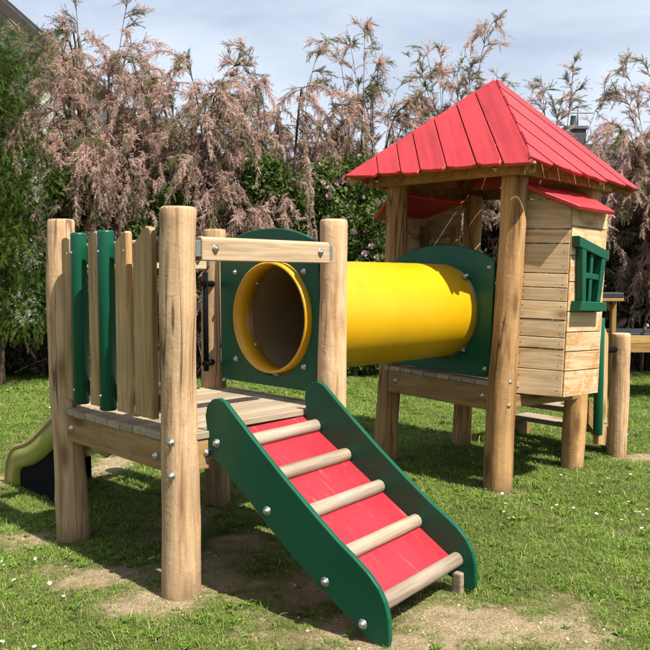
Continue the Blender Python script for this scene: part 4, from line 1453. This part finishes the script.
# dry vine twigs hanging at the right
def twig_mass(base, w, h, n, seed, label):
    rs = np.random.default_rng(seed)
    root = thing('vine', label, 'vine', Matrix.Translation(base))
    bm = bmesh.new()
    for i in range(n):
        p = np.array([rs.uniform(-w, w), rs.uniform(-.35, .25), rs.uniform(0.1, h)])
        d = unit(rs.normal(size=3) * np.array([1.0, .5, 1.2]))
        L = rs.uniform(0.3, 1.1)
        s = np.linspace(0, 1, 6)
        c = rs.normal(size=3) * 0.25
        Q = p + d * (s * L)[:, None] + c * (s * (1 - s))[:, None] + np.array([0, 0, -.35]) * (s ** 2 * L)[:, None]
        Q[:, 2] = np.maximum(Q[:, 2], 0.0)
        tube_bm(bm, [tuple(q) for q in Q], list(rs.uniform(0.004, 0.010) * (1 - 0.6 * s)), 3, False)
    for k in range(7):
        x = -w + 2 * w * k / 6
        tube_bm(bm, [(x, 0, -0.05), (x + rs.normal() * .1, .05, h * .4), (x + rs.normal() * .2, 0, h * .85)], [0.03, 0.02, 0.008], 6, False)
    put('stem', from_bm(bm, MAT['bark'], 'twigs', True), root, Matrix.Translation(base))
    n2 = int(n * 5)
    pos = np.stack([rs.uniform(-w, w, n2), rs.uniform(-.3, .3, n2), rs.uniform(0.05, h, n2)], 1)
    tr, tn = scatter(LEAF, pos, rs.normal(size=(n2, 3)), rs.uniform(.05, .10, n2), rs, np.clip(rs.normal(.4, .2, n2), 0, 1))
    put('foliage', tri_mesh('dry_leaves', tr, tn, F_TWIG), root, Matrix.Translation(base))


twig_mass((4.0, 10.15, 0), 1.35, 2.3, 520, 601, 'tangle of bare brown vine twigs behind the wooden play counter')
twig_mass((-2.5, 9.45, 0), 1.5, 1.9, 230, 602, 'tangle of bare vine twigs above the low garden wall')

# ------------------------------------------------------------------ low garden wall
def garden_wall():
    m, n, l, b, _ = new_mat('old_render')
    vec, raw = coords(n, l)
    c = ramp(n, l, noise(n, l, raw, 3, 7, 0.7), [(0.3, (0.09, 0.072, 0.052)), (0.55, (0.17, 0.14, 0.10)), (0.75, (0.25, 0.21, 0.155))])
    l.new(c, b.inputs['Base Color']); b.inputs['Roughness'].default_value = 0.95
    bump(n, l, b, noise(n, l, raw, 18, 6, 0.7), 0.8, 0.02)
    x0, x1, y = -6.2, -0.4, 10.2
    root = thing('garden_wall', 'low dark rendered garden wall with coping at the foot of the shrubs', 'wall', Matrix.Translation(((x0 + x1) / 2, y, 0)))
    r3 = random.Random(2)
    k, x = 0, x0
    while x < x1:
        w = r3.uniform(0.85, 1.1)
        put('wall_section', box_mesh(w - 0.008, 0.16, 0.58, m, 0.012, 2), root, Matrix.Translation((x + w / 2, y + r3.uniform(-.006, .006), 0.24)))
        put('coping', box_mesh(w - 0.014, 0.22, 0.055, m, 0.012, 2), root, Matrix.Translation((x + w / 2, y, 0.5585 + r3.uniform(-.004, .004))))
        x += w


garden_wall()

# ------------------------------------------------------------------ houses beyond
M_RENDER = simple('house_render', (0.62, 0.62, 0.58), 0.9)
M_SLATE = simple('slate', (0.055, 0.055, 0.06), 0.6)
M_TIMBER = simple('dark_timber', (0.05, 0.035, 0.028), 0.7)
M_GLASS = simple('window_glass', (0.03, 0.04, 0.05), 0.08)
M_WHITE = simple('white_paint', (0.75, 0.75, 0.72), 0.5)
M_BRICK = simple('sooty_brick', (0.075, 0.07, 0.072), 0.9)
M_LEAD = simple('lead', (0.12, 0.125, 0.13), 0.5)


def gable_house(label, x0, x1, y0, y1, ze, zr, ridge_x=None, ov=0.45, chimney=None, along='Y', wins=()):
    """house with ridge along Y (gable to the camera) or along X"""
    cx = (x0 + x1) / 2
    root = thing('house', label, 'house', Matrix.Translation((cx, (y0 + y1) / 2, 0)))
    bm = bmesh.new()
    if along == 'Y':
        outl = [(x0, 0), (x1, 0), (x1, ze), (cx, zr - 0.15), (x0, ze)]
        a = [bm.verts.new((x, y0, z)) for x, z in outl]; b = [bm.verts.new((x, y1, z)) for x, z in outl]
    else:
        cy = (y0 + y1) / 2
        outl = [(y0, 0), (y1, 0), (y1, ze), (cy, zr - 0.15), (y0, ze)]
        a = [bm.verts.new((x0, y, z)) for y, z in outl]; b = [bm.verts.new((x1, y, z)) for y, z in outl]
    bm.faces.new(a); bm.faces.new(list(reversed(b)))
    for k in range(5): bm.faces.new((a[k], b[k], b[(k + 1) % 5], a[(k + 1) % 5]))
    bmesh.ops.recalc_face_normals(bm, faces=bm.faces)
    T = Matrix.Translation((cx, (y0 + y1) / 2, 0))
    bmesh.ops.transform(bm, matrix=T.inverted(), verts=bm.verts)
    put('wall', from_bm(bm, M_RENDER), root, T)
    half = (x1 - x0) / 2 if along == 'Y' else (y1 - y0) / 2
    ln = (y1 - y0 if along == 'Y' else x1 - x0) + 2 * ov
    rise = zr - ze
    sl_ = math.hypot(half, rise)
    nx_ = int(ln / 0.45); ny_ = 9
    rf = None
    for s in (-1, 1):
        d = Vector((s * half, 0, -rise)).normalized() if along == 'Y' else Vector((0, s * half, -rise)).normalized()
        e = Vector((0, 1, 0)) if along == 'Y' else Vector((1, 0, 0))
        ridge = Vector((cx, (y0 + y1) / 2, zr))
        L = sl_ + ov
        M = frame(ridge + d * L / 2, x=d, y=e if d.cross(e).z > 0 else -e)
        rf = put('roof', box_mesh(L, ln, 0.10, M_SLATE, 0.01), root, M)
        # courses of slates as thin lapped strips
        for k in range(int(L / 0.28)):
            put('slate_course', box_mesh(0.30, ln - 0.02, 0.018, M_SLATE, 0.003), rf, M @ Matrix.Translation((-L / 2 + 0.14 + k * 0.28, 0, 0.062)) @ Matrix.Rotation(R(-2.2), 4, 'Y'))
        vb = put('verge_board', box_mesh(L, 0.05, 0.22, M_TIMBER, 0.01), rf, M @ Matrix.Translation((0.0, (-ln / 2 - 0.028) if M.col[1].y > 0 or along == 'X' else (ln / 2 + 0.028), -0.04)))
    for wx, wz, ww, wh in wins:
        w = put('window', box_mesh(ww, 0.06, wh, M_WHITE, 0.01), root, Matrix.Translation((wx, y0 - 0.02, wz)))
        for q in (-1, 1):
            put('pane', box_mesh(ww / 2 - 0.1, 0.02, wh - 0.14, M_GLASS, 0.003), w, Matrix.Translation((wx + q * ww / 4, y0 - 0.052, wz)))
    if chimney:
        x, y, z, w, h = chimney
        c = put('chimney', box_mesh(w, w, h + 1.0, M_BRICK, 0.01), root, Matrix.Translation((x, y, z + h / 2 - 0.5)))
        put('chimney_cap', box_mesh(w + 0.10, w + 0.10, 0.10, M_LEAD, 0.015), c, Matrix.Translation((x, y, z + h + 0.05)))
        put('chimney_pot', tube_mesh([(0, 0, 0), (0, 0, 0.06), (0, 0, 0.30), (0, 0, .32)], [0.10, 0.10, 0.075, 0.09], M_LEAD, 12), c, Matrix.Translation((x, y, z + h + 0.10)))
        put('mast', tube_mesh([(0, 0, 0), (0, 0, 0.55)], 0.02, M_LEAD, 6), c, Matrix.Translation((x + 0.12, y, z + h + 0.10)))
        bm = bmesh.new()
        tube_bm(bm, [(-0.45, 0, 0), (0.45, 0, 0)], 0.014, 5)
        put('aerial', from_bm(bm, M_LEAD), c, Matrix.Translation((x + 0.12, y, z + h + 0.5)))
    return root


gable_house('pale house with dark overhanging roof beyond the bright yew tree', -14.0, -6.0, 16.5, 25.0, 6.3, 9.9, wins=((-7.2, 4.2, 1.2, 1.3), (-9.6, 6.4, 1.3, 1.4), (-11.5, 4.2, 1.2, 1.3)))
gable_house('dark slate roofed house with square chimney beyond the tamarisks', 5.9, 15.0, 20.5, 28.0, 2.9, 5.4, along='X', chimney=(6.95, 21.6, 4.2, 0.55, 1.15), wins=((7.4, 1.8, 1.0, 1.2), (10.0, 1.8, 1.0, 1.2)))

# ------------------------------------------------------------------ wooden play counter at the right
def counter():
    x0, x1, y0, y1 = 2.93, 5.0, 7.55, 8.35
    wm = wood('counter_wood', (0.56, 0.36, 0.12), (0.48, 0.30, 0.095), (0.33, 0.19, 0.06), 'X', vary=0.2)
    wz = wood('counter_upright', (0.50, 0.30, 0.10), (0.42, 0.24, 0.075), (0.28, 0.15, 0.05), 'Z', vary=0.2)
    dk = simple('dark_panel', (0.022, 0.026, 0.034), 0.55)
    root = thing('play_counter', 'yellowish wooden play counter with dark tray and raised frame behind the play house', 'play counter', Matrix.Translation(((x0 + x1) / 2, (y0 + y1) / 2, 0)))
    for z in (0.530, 0.617):
        for y in (y0, y1): put('apron_board', box_mesh(x1 - x0, 0.035, 0.082, wm, 0.004), root, Matrix.Translation(((x0 + x1) / 2, y, z)))
        for x in (x0 + 0.02, x1 - 0.02): put('apron_board', box_mesh(y1 - y0 - 0.04, 0.035, 0.08, wm, 0.004), root, Matrix.Translation((x, (y0 + y1) / 2, z)) @ Matrix.Rotation(PI / 2, 4, 'Z'))
    put('tray', box_mesh(x1 - x0 - 0.08, y1 - y0 - 0.08, 0.05, dk, 0.01, 2), root, Matrix.Translation(((x0 + x1) / 2, (y0 + y1) / 2, 0.655)))
    for x in (x0 + 0.06, x1 - 0.06):
        for y in (y0 + 0.055, y1 - 0.055):
            put('leg', box_mesh(0.07, 0.07, 0.68, dk, 0.006), root, Matrix.Translation((x, y, 0.30)))
    for x in (2.40, 2.955): put('upright', box_mesh(0.05, 0.06, 1.03, wz, 0.004), root, Matrix.Translation((x, 7.80, 0.505)))
    fr = put('upper_shelf', box_mesh(0.66, 0.30, 0.055, dk, 0.006), root, Matrix.Translation((2.675, 7.80, 1.055)))
    put('shelf_rail', box_mesh(0.66, 0.05, 0.03, wm, 0.003), fr, Matrix.Translation((2.675, 7.67, 1.011)))
    put('brace', box_mesh(0.16, 0.04, 0.04, wm, 0.003), fr, Matrix.Translation((2.895, 7.80, 0.95)) @ Matrix.Rotation(R(45), 4, 'Y'))
    put('rail', box_mesh(0.56, 0.04, 0.08, wm, 0.003), root, Matrix.Translation((2.675, 7.80, 0.55)))
    put('tap', tube_mesh([(0, 0, -.02), (0, 0, .04), (0, -.02, .065), (0, -.06, .06), (0, -.07, .04)], [0.018, 0.016, 0.016, 0.015, 0.014], MAT['steel'], 10), root, Matrix.Translation((3.21, 7.62, 0.70)))


counter()

# ------------------------------------------------------------------ grass, weeds and daisies
def blade(bmv, rs, x, y, h, w, lean, az, tints, tone):
    d = np.array([math.cos(az), math.sin(az), 0]); s = np.array([-d[1], d[0], 0])
    p = np.array([x, y, -0.004])
    a0, a1 = p - s * w / 2, p + s * w / 2
    m = p + d * lean * h * 0.35 + np.array([0, 0, h * 0.62])
    m0, m1 = m - s * w * .38, m + s * w * .38
    t = p + d * lean * h + np.array([0, 0, h * (1.0 - 0.25 * lean)])
    bmv += [np.stack([a0, a1, m1]), np.stack([a0, m1, m0]), np.stack([m0, m1, t])]
    tints += [tone] * 3


F_GRASS = foliage('grass_blade', [(0.0, (0.075, 0.155, 0.014)), (0.4, (0.190, 0.325, 0.036)), (0.72, (0.33, 0.46, 0.085)), (0.9, (0.60, 0.55, 0.24)), (1.0, (0.74, 0.64, 0.38))], 0.35, 2.0, 0.55)
tuft_coll = bpy.data.collections.new('grass_tufts')
for k in range(10):
    rs2 = np.random.default_rng(900 + k)
    tr, tn = [], []
    coarse = k >= 8
    for q in range(46 if not coarse else 24):
        r, a = 0.055 * math.sqrt(rs2.random()), rs2.uniform(0, 2 * PI)
        h = rs2.uniform(0.010, 0.028) if not coarse else rs2.uniform(0.02, 0.048)
        tone = np.clip(rs2.normal(0.45, 0.22), 0.0, 0.8)
        if rs2.random() < 0.11: tone = rs2.uniform(0.82, 1.0)
        blade(tr, rs2, r * math.cos(a), r * math.sin(a), h, rs2.uniform(0.0018, 0.0034) * (1.3 if coarse else 1), rs2.uniform(0.4, 1.9), rs2.uniform(0, 2 * PI), tn, tone)
    me = tri_mesh('grass_tuft', np.array(tr), np.array(tn), F_GRASS)
    tuft_coll.objects.link(bpy.data.objects.new('grass_tuft', me))
for k in range(2):     # small broad-leaved weeds
    rs2 = np.random.default_rng(950 + k)
    T = []
    tn = []
    for q in range(12):
        a = rs2.uniform(0, 2 * PI); d = np.array([math.cos(a), math.sin(a), 0]); s = np.array([-d[1], d[0], 0])
        L, w, z = rs2.uniform(0.012, 0.030), rs2.uniform(0.006, 0.011), rs2.uniform(0.006, 0.02)
        p = np.array([0, 0, 0.002]) + d * rs2.uniform(0, 0.02)
        m = p + d * L * .55 + np.array([0, 0, z]); t = p + d * L + np.array([0, 0, z * .7])
        T += [np.stack([p, m + s * w, t]), np.stack([p, t, m - s * w])]; tn += [rs2.uniform(.2, .5)] * 2
    tuft_coll.objects.link(bpy.data.objects.new('grass_tuft', tri_mesh('weed', np.array(T), np.array(tn), F_GRASS)))


def scatter_object(name, label, pts, rot, scl, idx, coll):
    me = bpy.data.meshes.new(name)
    me.vertices.add(len(pts)); me.vertices.foreach_set('co', pts.astype(np.float32).ravel())
    for nm, ty, dat in (('rot', 'FLOAT_VECTOR', rot), ('scl', 'FLOAT', scl), ('idx', 'INT', idx)):
        a = me.attributes.new(nm, ty, 'POINT')
        a.data.foreach_set('vector' if ty == 'FLOAT_VECTOR' else 'value', dat.astype(np.int32 if ty == 'INT' else np.float32).ravel())
    me.update()
    o = put(name, me)
    o['kind'] = 'stuff'; o['label'] = label; o['category'] = 'grass'
    ng = bpy.data.node_groups.new(name, 'GeometryNodeTree')
    ng.interface.new_socket('Geometry', in_out='INPUT', socket_type='NodeSocketGeometry')
    ng.interface.new_socket('Geometry', in_out='OUTPUT', socket_type='NodeSocketGeometry')
    N, Lk = ng.nodes, ng.links
    gi, go = N.new('NodeGroupInput'), N.new('NodeGroupOutput')
    ci = N.new('GeometryNodeCollectionInfo')
    ci.inputs['Collection'].default_value = coll
    ci.inputs['Separate Children'].default_value = True
    ci.inputs['Reset Children'].default_value = True
    ip = N.new('GeometryNodeInstanceOnPoints')
    ip.inputs['Pick Instance'].default_value = True
    for nm, dt, sock in (('rot', 'FLOAT_VECTOR', 'Rotation'), ('scl', 'FLOAT', 'Scale'), ('idx', 'INT', 'Instance Index')):
        na = N.new('GeometryNodeInputNamedAttribute'); na.data_type = dt
        na.inputs['Name'].default_value = nm
        Lk.new(na.outputs['Attribute'], ip.inputs[sock])
    Lk.new(gi.outputs[0], ip.inputs['Points']); Lk.new(ci.outputs[0], ip.inputs['Instance']); Lk.new(ip.outputs[0], go.inputs[0])
    md = o.modifiers.new('scatter', 'NODES'); md.node_group = ng
    return o


def grass():
    rs2 = np.random.default_rng(77)
    P, S = [], []
    for y0, y1, dens, s in ((1.7, 3.6, 1150, 0.85), (3.6, 5.2, 900, 0.95), (5.2, 7.5, 650, 1.1), (7.5, 11.5, 420, 1.35)):
        hw = y1 * 0.52 + 0.5
        n = int((y1 - y0) * 2 * hw * dens)
        x, y = rs2.uniform(-hw, hw, n), rs2.uniform(y0, y1, n)
        b = bare_at(x, y)
        clump = 0.5 + 0.5 * fbm(x * 11, y * 11, 31, 3)
        keep = rs2.random(n) > np.clip(b * 1.2, 0, 0.87)
        keep &= rs2.random(n) < 0.45 + 0.75 * clump
        x, y, b, clump = x[keep], y[keep], b[keep], clump[keep]
        P.append(np.stack([x, y, ground_z(x, y)], 1))
        S.append(s * rs2.uniform(0.7, 1.2, len(x)) * (1.0 - 0.6 * b) * (0.75 + 0.5 * clump))
    P, S = np.concatenate(P), np.concatenate(S)
    n = len(P)
    rot = np.stack([rs2.normal(0, .12, n), rs2.normal(0, .12, n), rs2.uniform(0, 2 * PI, n)], 1)
    idx = rs2.integers(0, 8, n)
    r = rs2.random(n)
    idx[r < 0.10] = 8; idx[r < 0.05] = 9; idx[r > 0.93] = 10; idx[r > 0.965] = 11
    scatter_object('grass', 'short uneven green lawn grass with dry blades', P, rot, S, idx, tuft_coll)


grass()


def crumbs():
    """soil clods, little stones and bits of dead grass on the worn ground"""
    cc = bpy.data.collections.new('soil_bits')
    m, n, l, b, _ = new_mat('soil_crumb')
    oi = n.new('ShaderNodeObjectInfo')
    l.new(ramp(n, l, oi.outputs['Random'], [(0.0, (0.26, 0.175, 0.095)), (0.5, (0.48, 0.36, 0.215)), (0.88, (0.60, 0.48, 0.31)), (1.0, (0.55, 0.52, 0.47))]), b.inputs['Base Color'])
    b.inputs['Roughness'].default_value = 0.95
    for k in range(4):
        bm = bmesh.new()
        bmesh.ops.create_icosphere(bm, subdivisions=1, radius=1.0)
        r4 = random.Random(k)
        for v in bm.verts: v.co = Vector((v.co.x * r4.uniform(.7, 1.3), v.co.y * r4.uniform(.6, 1.1), v.co.z * r4.uniform(.4, .8)))
        cc.objects.link(bpy.data.objects.new('crumb', from_bm(bm, m, 'crumb')))
    for k in range(3):
        rs3 = np.random.default_rng(70 + k)
        T = []
        for q in range(3):
            a = rs3.uniform(0, 6.28); L = rs3.uniform(2, 5); d = np.array([math.cos(a), math.sin(a), 0.12]); sd = np.array([-d[1], d[0], 0]) * 0.22
            p = rs3.normal(size=3) * np.array([1.5, 1.5, 0.1])
            T += [np.stack([p - sd, p + sd, p + d * L])]
        cc.objects.link(bpy.data.objects.new('straw', tri_mesh('straw', np.array(T), np.full(len(T), 0.95), F_GRASS)))
    rs2 = np.random.default_rng(78)
    n_ = 60000
    x, y = rs2.uniform(-2.4, 2.4, n_), rs2.uniform(2.2, 5.4, n_)
    bb = bare_at(x, y)
    k = rs2.random(n_) < np.clip(bb - 0.12, 0, 1) * (0.35 + 0.65 * np.clip(fbm(x * 7, y * 7, 91, 3) + .5, 0, 1))
    x, y = x[k], y[k]
    n_ = len(x)
    P = np.stack([x, y, ground_z(x, y) + 0.0005], 1)
    S = 0.0014 + 0.0075 * rs2.random(n_) ** 5
    idx = rs2.integers(0, 7, n_)
    S[idx >= 4] = rs2.uniform(0.004, 0.009, (idx >= 4).sum())
    o = scatter_object('soil_crumbs', 'loose sandy crumbs and dead grass bits on the worn ground', P, np.stack([rs2.normal(0, .1, n_), rs2.normal(0, .1, n_), rs2.uniform(0, 6.28, n_)], 1), S, idx, cc)
    o['category'] = 'soil'


crumbs()


def daisies():
    bm = bmesh.new()
    n = 11
    c = bm.verts.new((0, 0, 0.001))
    for k in range(n):
        a = 2 * PI * k / n
        w = 0.23
        p = [bm.verts.new((0.35 * math.cos(a + q * w), 0.35 * math.sin(a + q * w), 0.0)) for q in (-1, 1)]
        t = [bm.verts.new((1.0 * math.cos(a + q * w), 1.0 * math.sin(a + q * w), 0.18)) for q in (1, -1)]
        bm.faces.new(p + t)
    ring = [bm.verts.new((0.40 * math.cos(2 * PI * k / 8), 0.40 * math.sin(2 * PI * k / 8), 0.06)) for k in range(8)]
    top = bm.verts.new((0, 0, 0.22))
    for k in range(8): bm.faces.new((ring[k], ring[(k + 1) % 8], top)).material_index = 1
    bm.verts.remove(c)
    tube_bm(bm, [(0, 0, -4.5), (0.2, 0.1, -2), (0, 0, 0.02)], 0.09, 4, False)
    for f in bm.faces:
        if all(v.co.z < 0.05 and (v.co.xy.length < 0.34) for v in f.verts) and f.material_index == 0: f.material_index = 2
    me = from_bm(bm, None, 'daisy', mats=[simple('petal', (0.82, 0.82, 0.80), 0.6), simple('daisy_eye', (0.7, 0.45, 0.03), 0.7), simple('daisy_stem', (0.10, 0.16, 0.03), 0.7)])
    rd = random.Random(12)
    zones = [((0.9, 3.4, 2.9, 4.6), 34, 'daisies in the sunlit lawn before the play house', 'small white daisy in the sunlit lawn before the play house'),
             ((0.2, 5.0, 2.8, 8.8), 34, 'daisies in the lawn under and beyond the tunnel', 'small white daisy in the lawn under and beyond the yellow tunnel'),
             ((-3.8, 4.9, -1.6, 8.8), 24, 'daisies in the lawn beyond the slide', 'small white daisy in the lawn beyond the slide'),
             ((-1.5, 2.4, -0.9, 3.2), 9, 'daisies by the worn path', 'small white daisy beside the worn sandy strip')]
    for (x0, y0, x1, y1), n, grp, lab in zones:
        k = 0
        while k < n:
            x, y = rd.uniform(x0, x1), rd.uniform(y0, y1)
            if abs(x) > y * 0.44 or bare_at(np.array([x]), np.array([y]))[0] > 0.4: continue
            z = float(ground_z(np.array([x]), np.array([y]))[0])
            s = rd.uniform(0.006, 0.0095)
            M = Matrix.Translation((x, y, z + s * 4.2)) @ Matrix.Rotation(rd.gauss(0, .35), 4, 'X') @ Matrix.Rotation(rd.gauss(0, .35), 4, 'Y') @ Matrix.Rotation(rd.uniform(0, 6), 4, 'Z') @ Matrix.Scale(s, 4)
            thing('daisy', lab, 'flower', M, grp, me)
            k += 1


daisies()
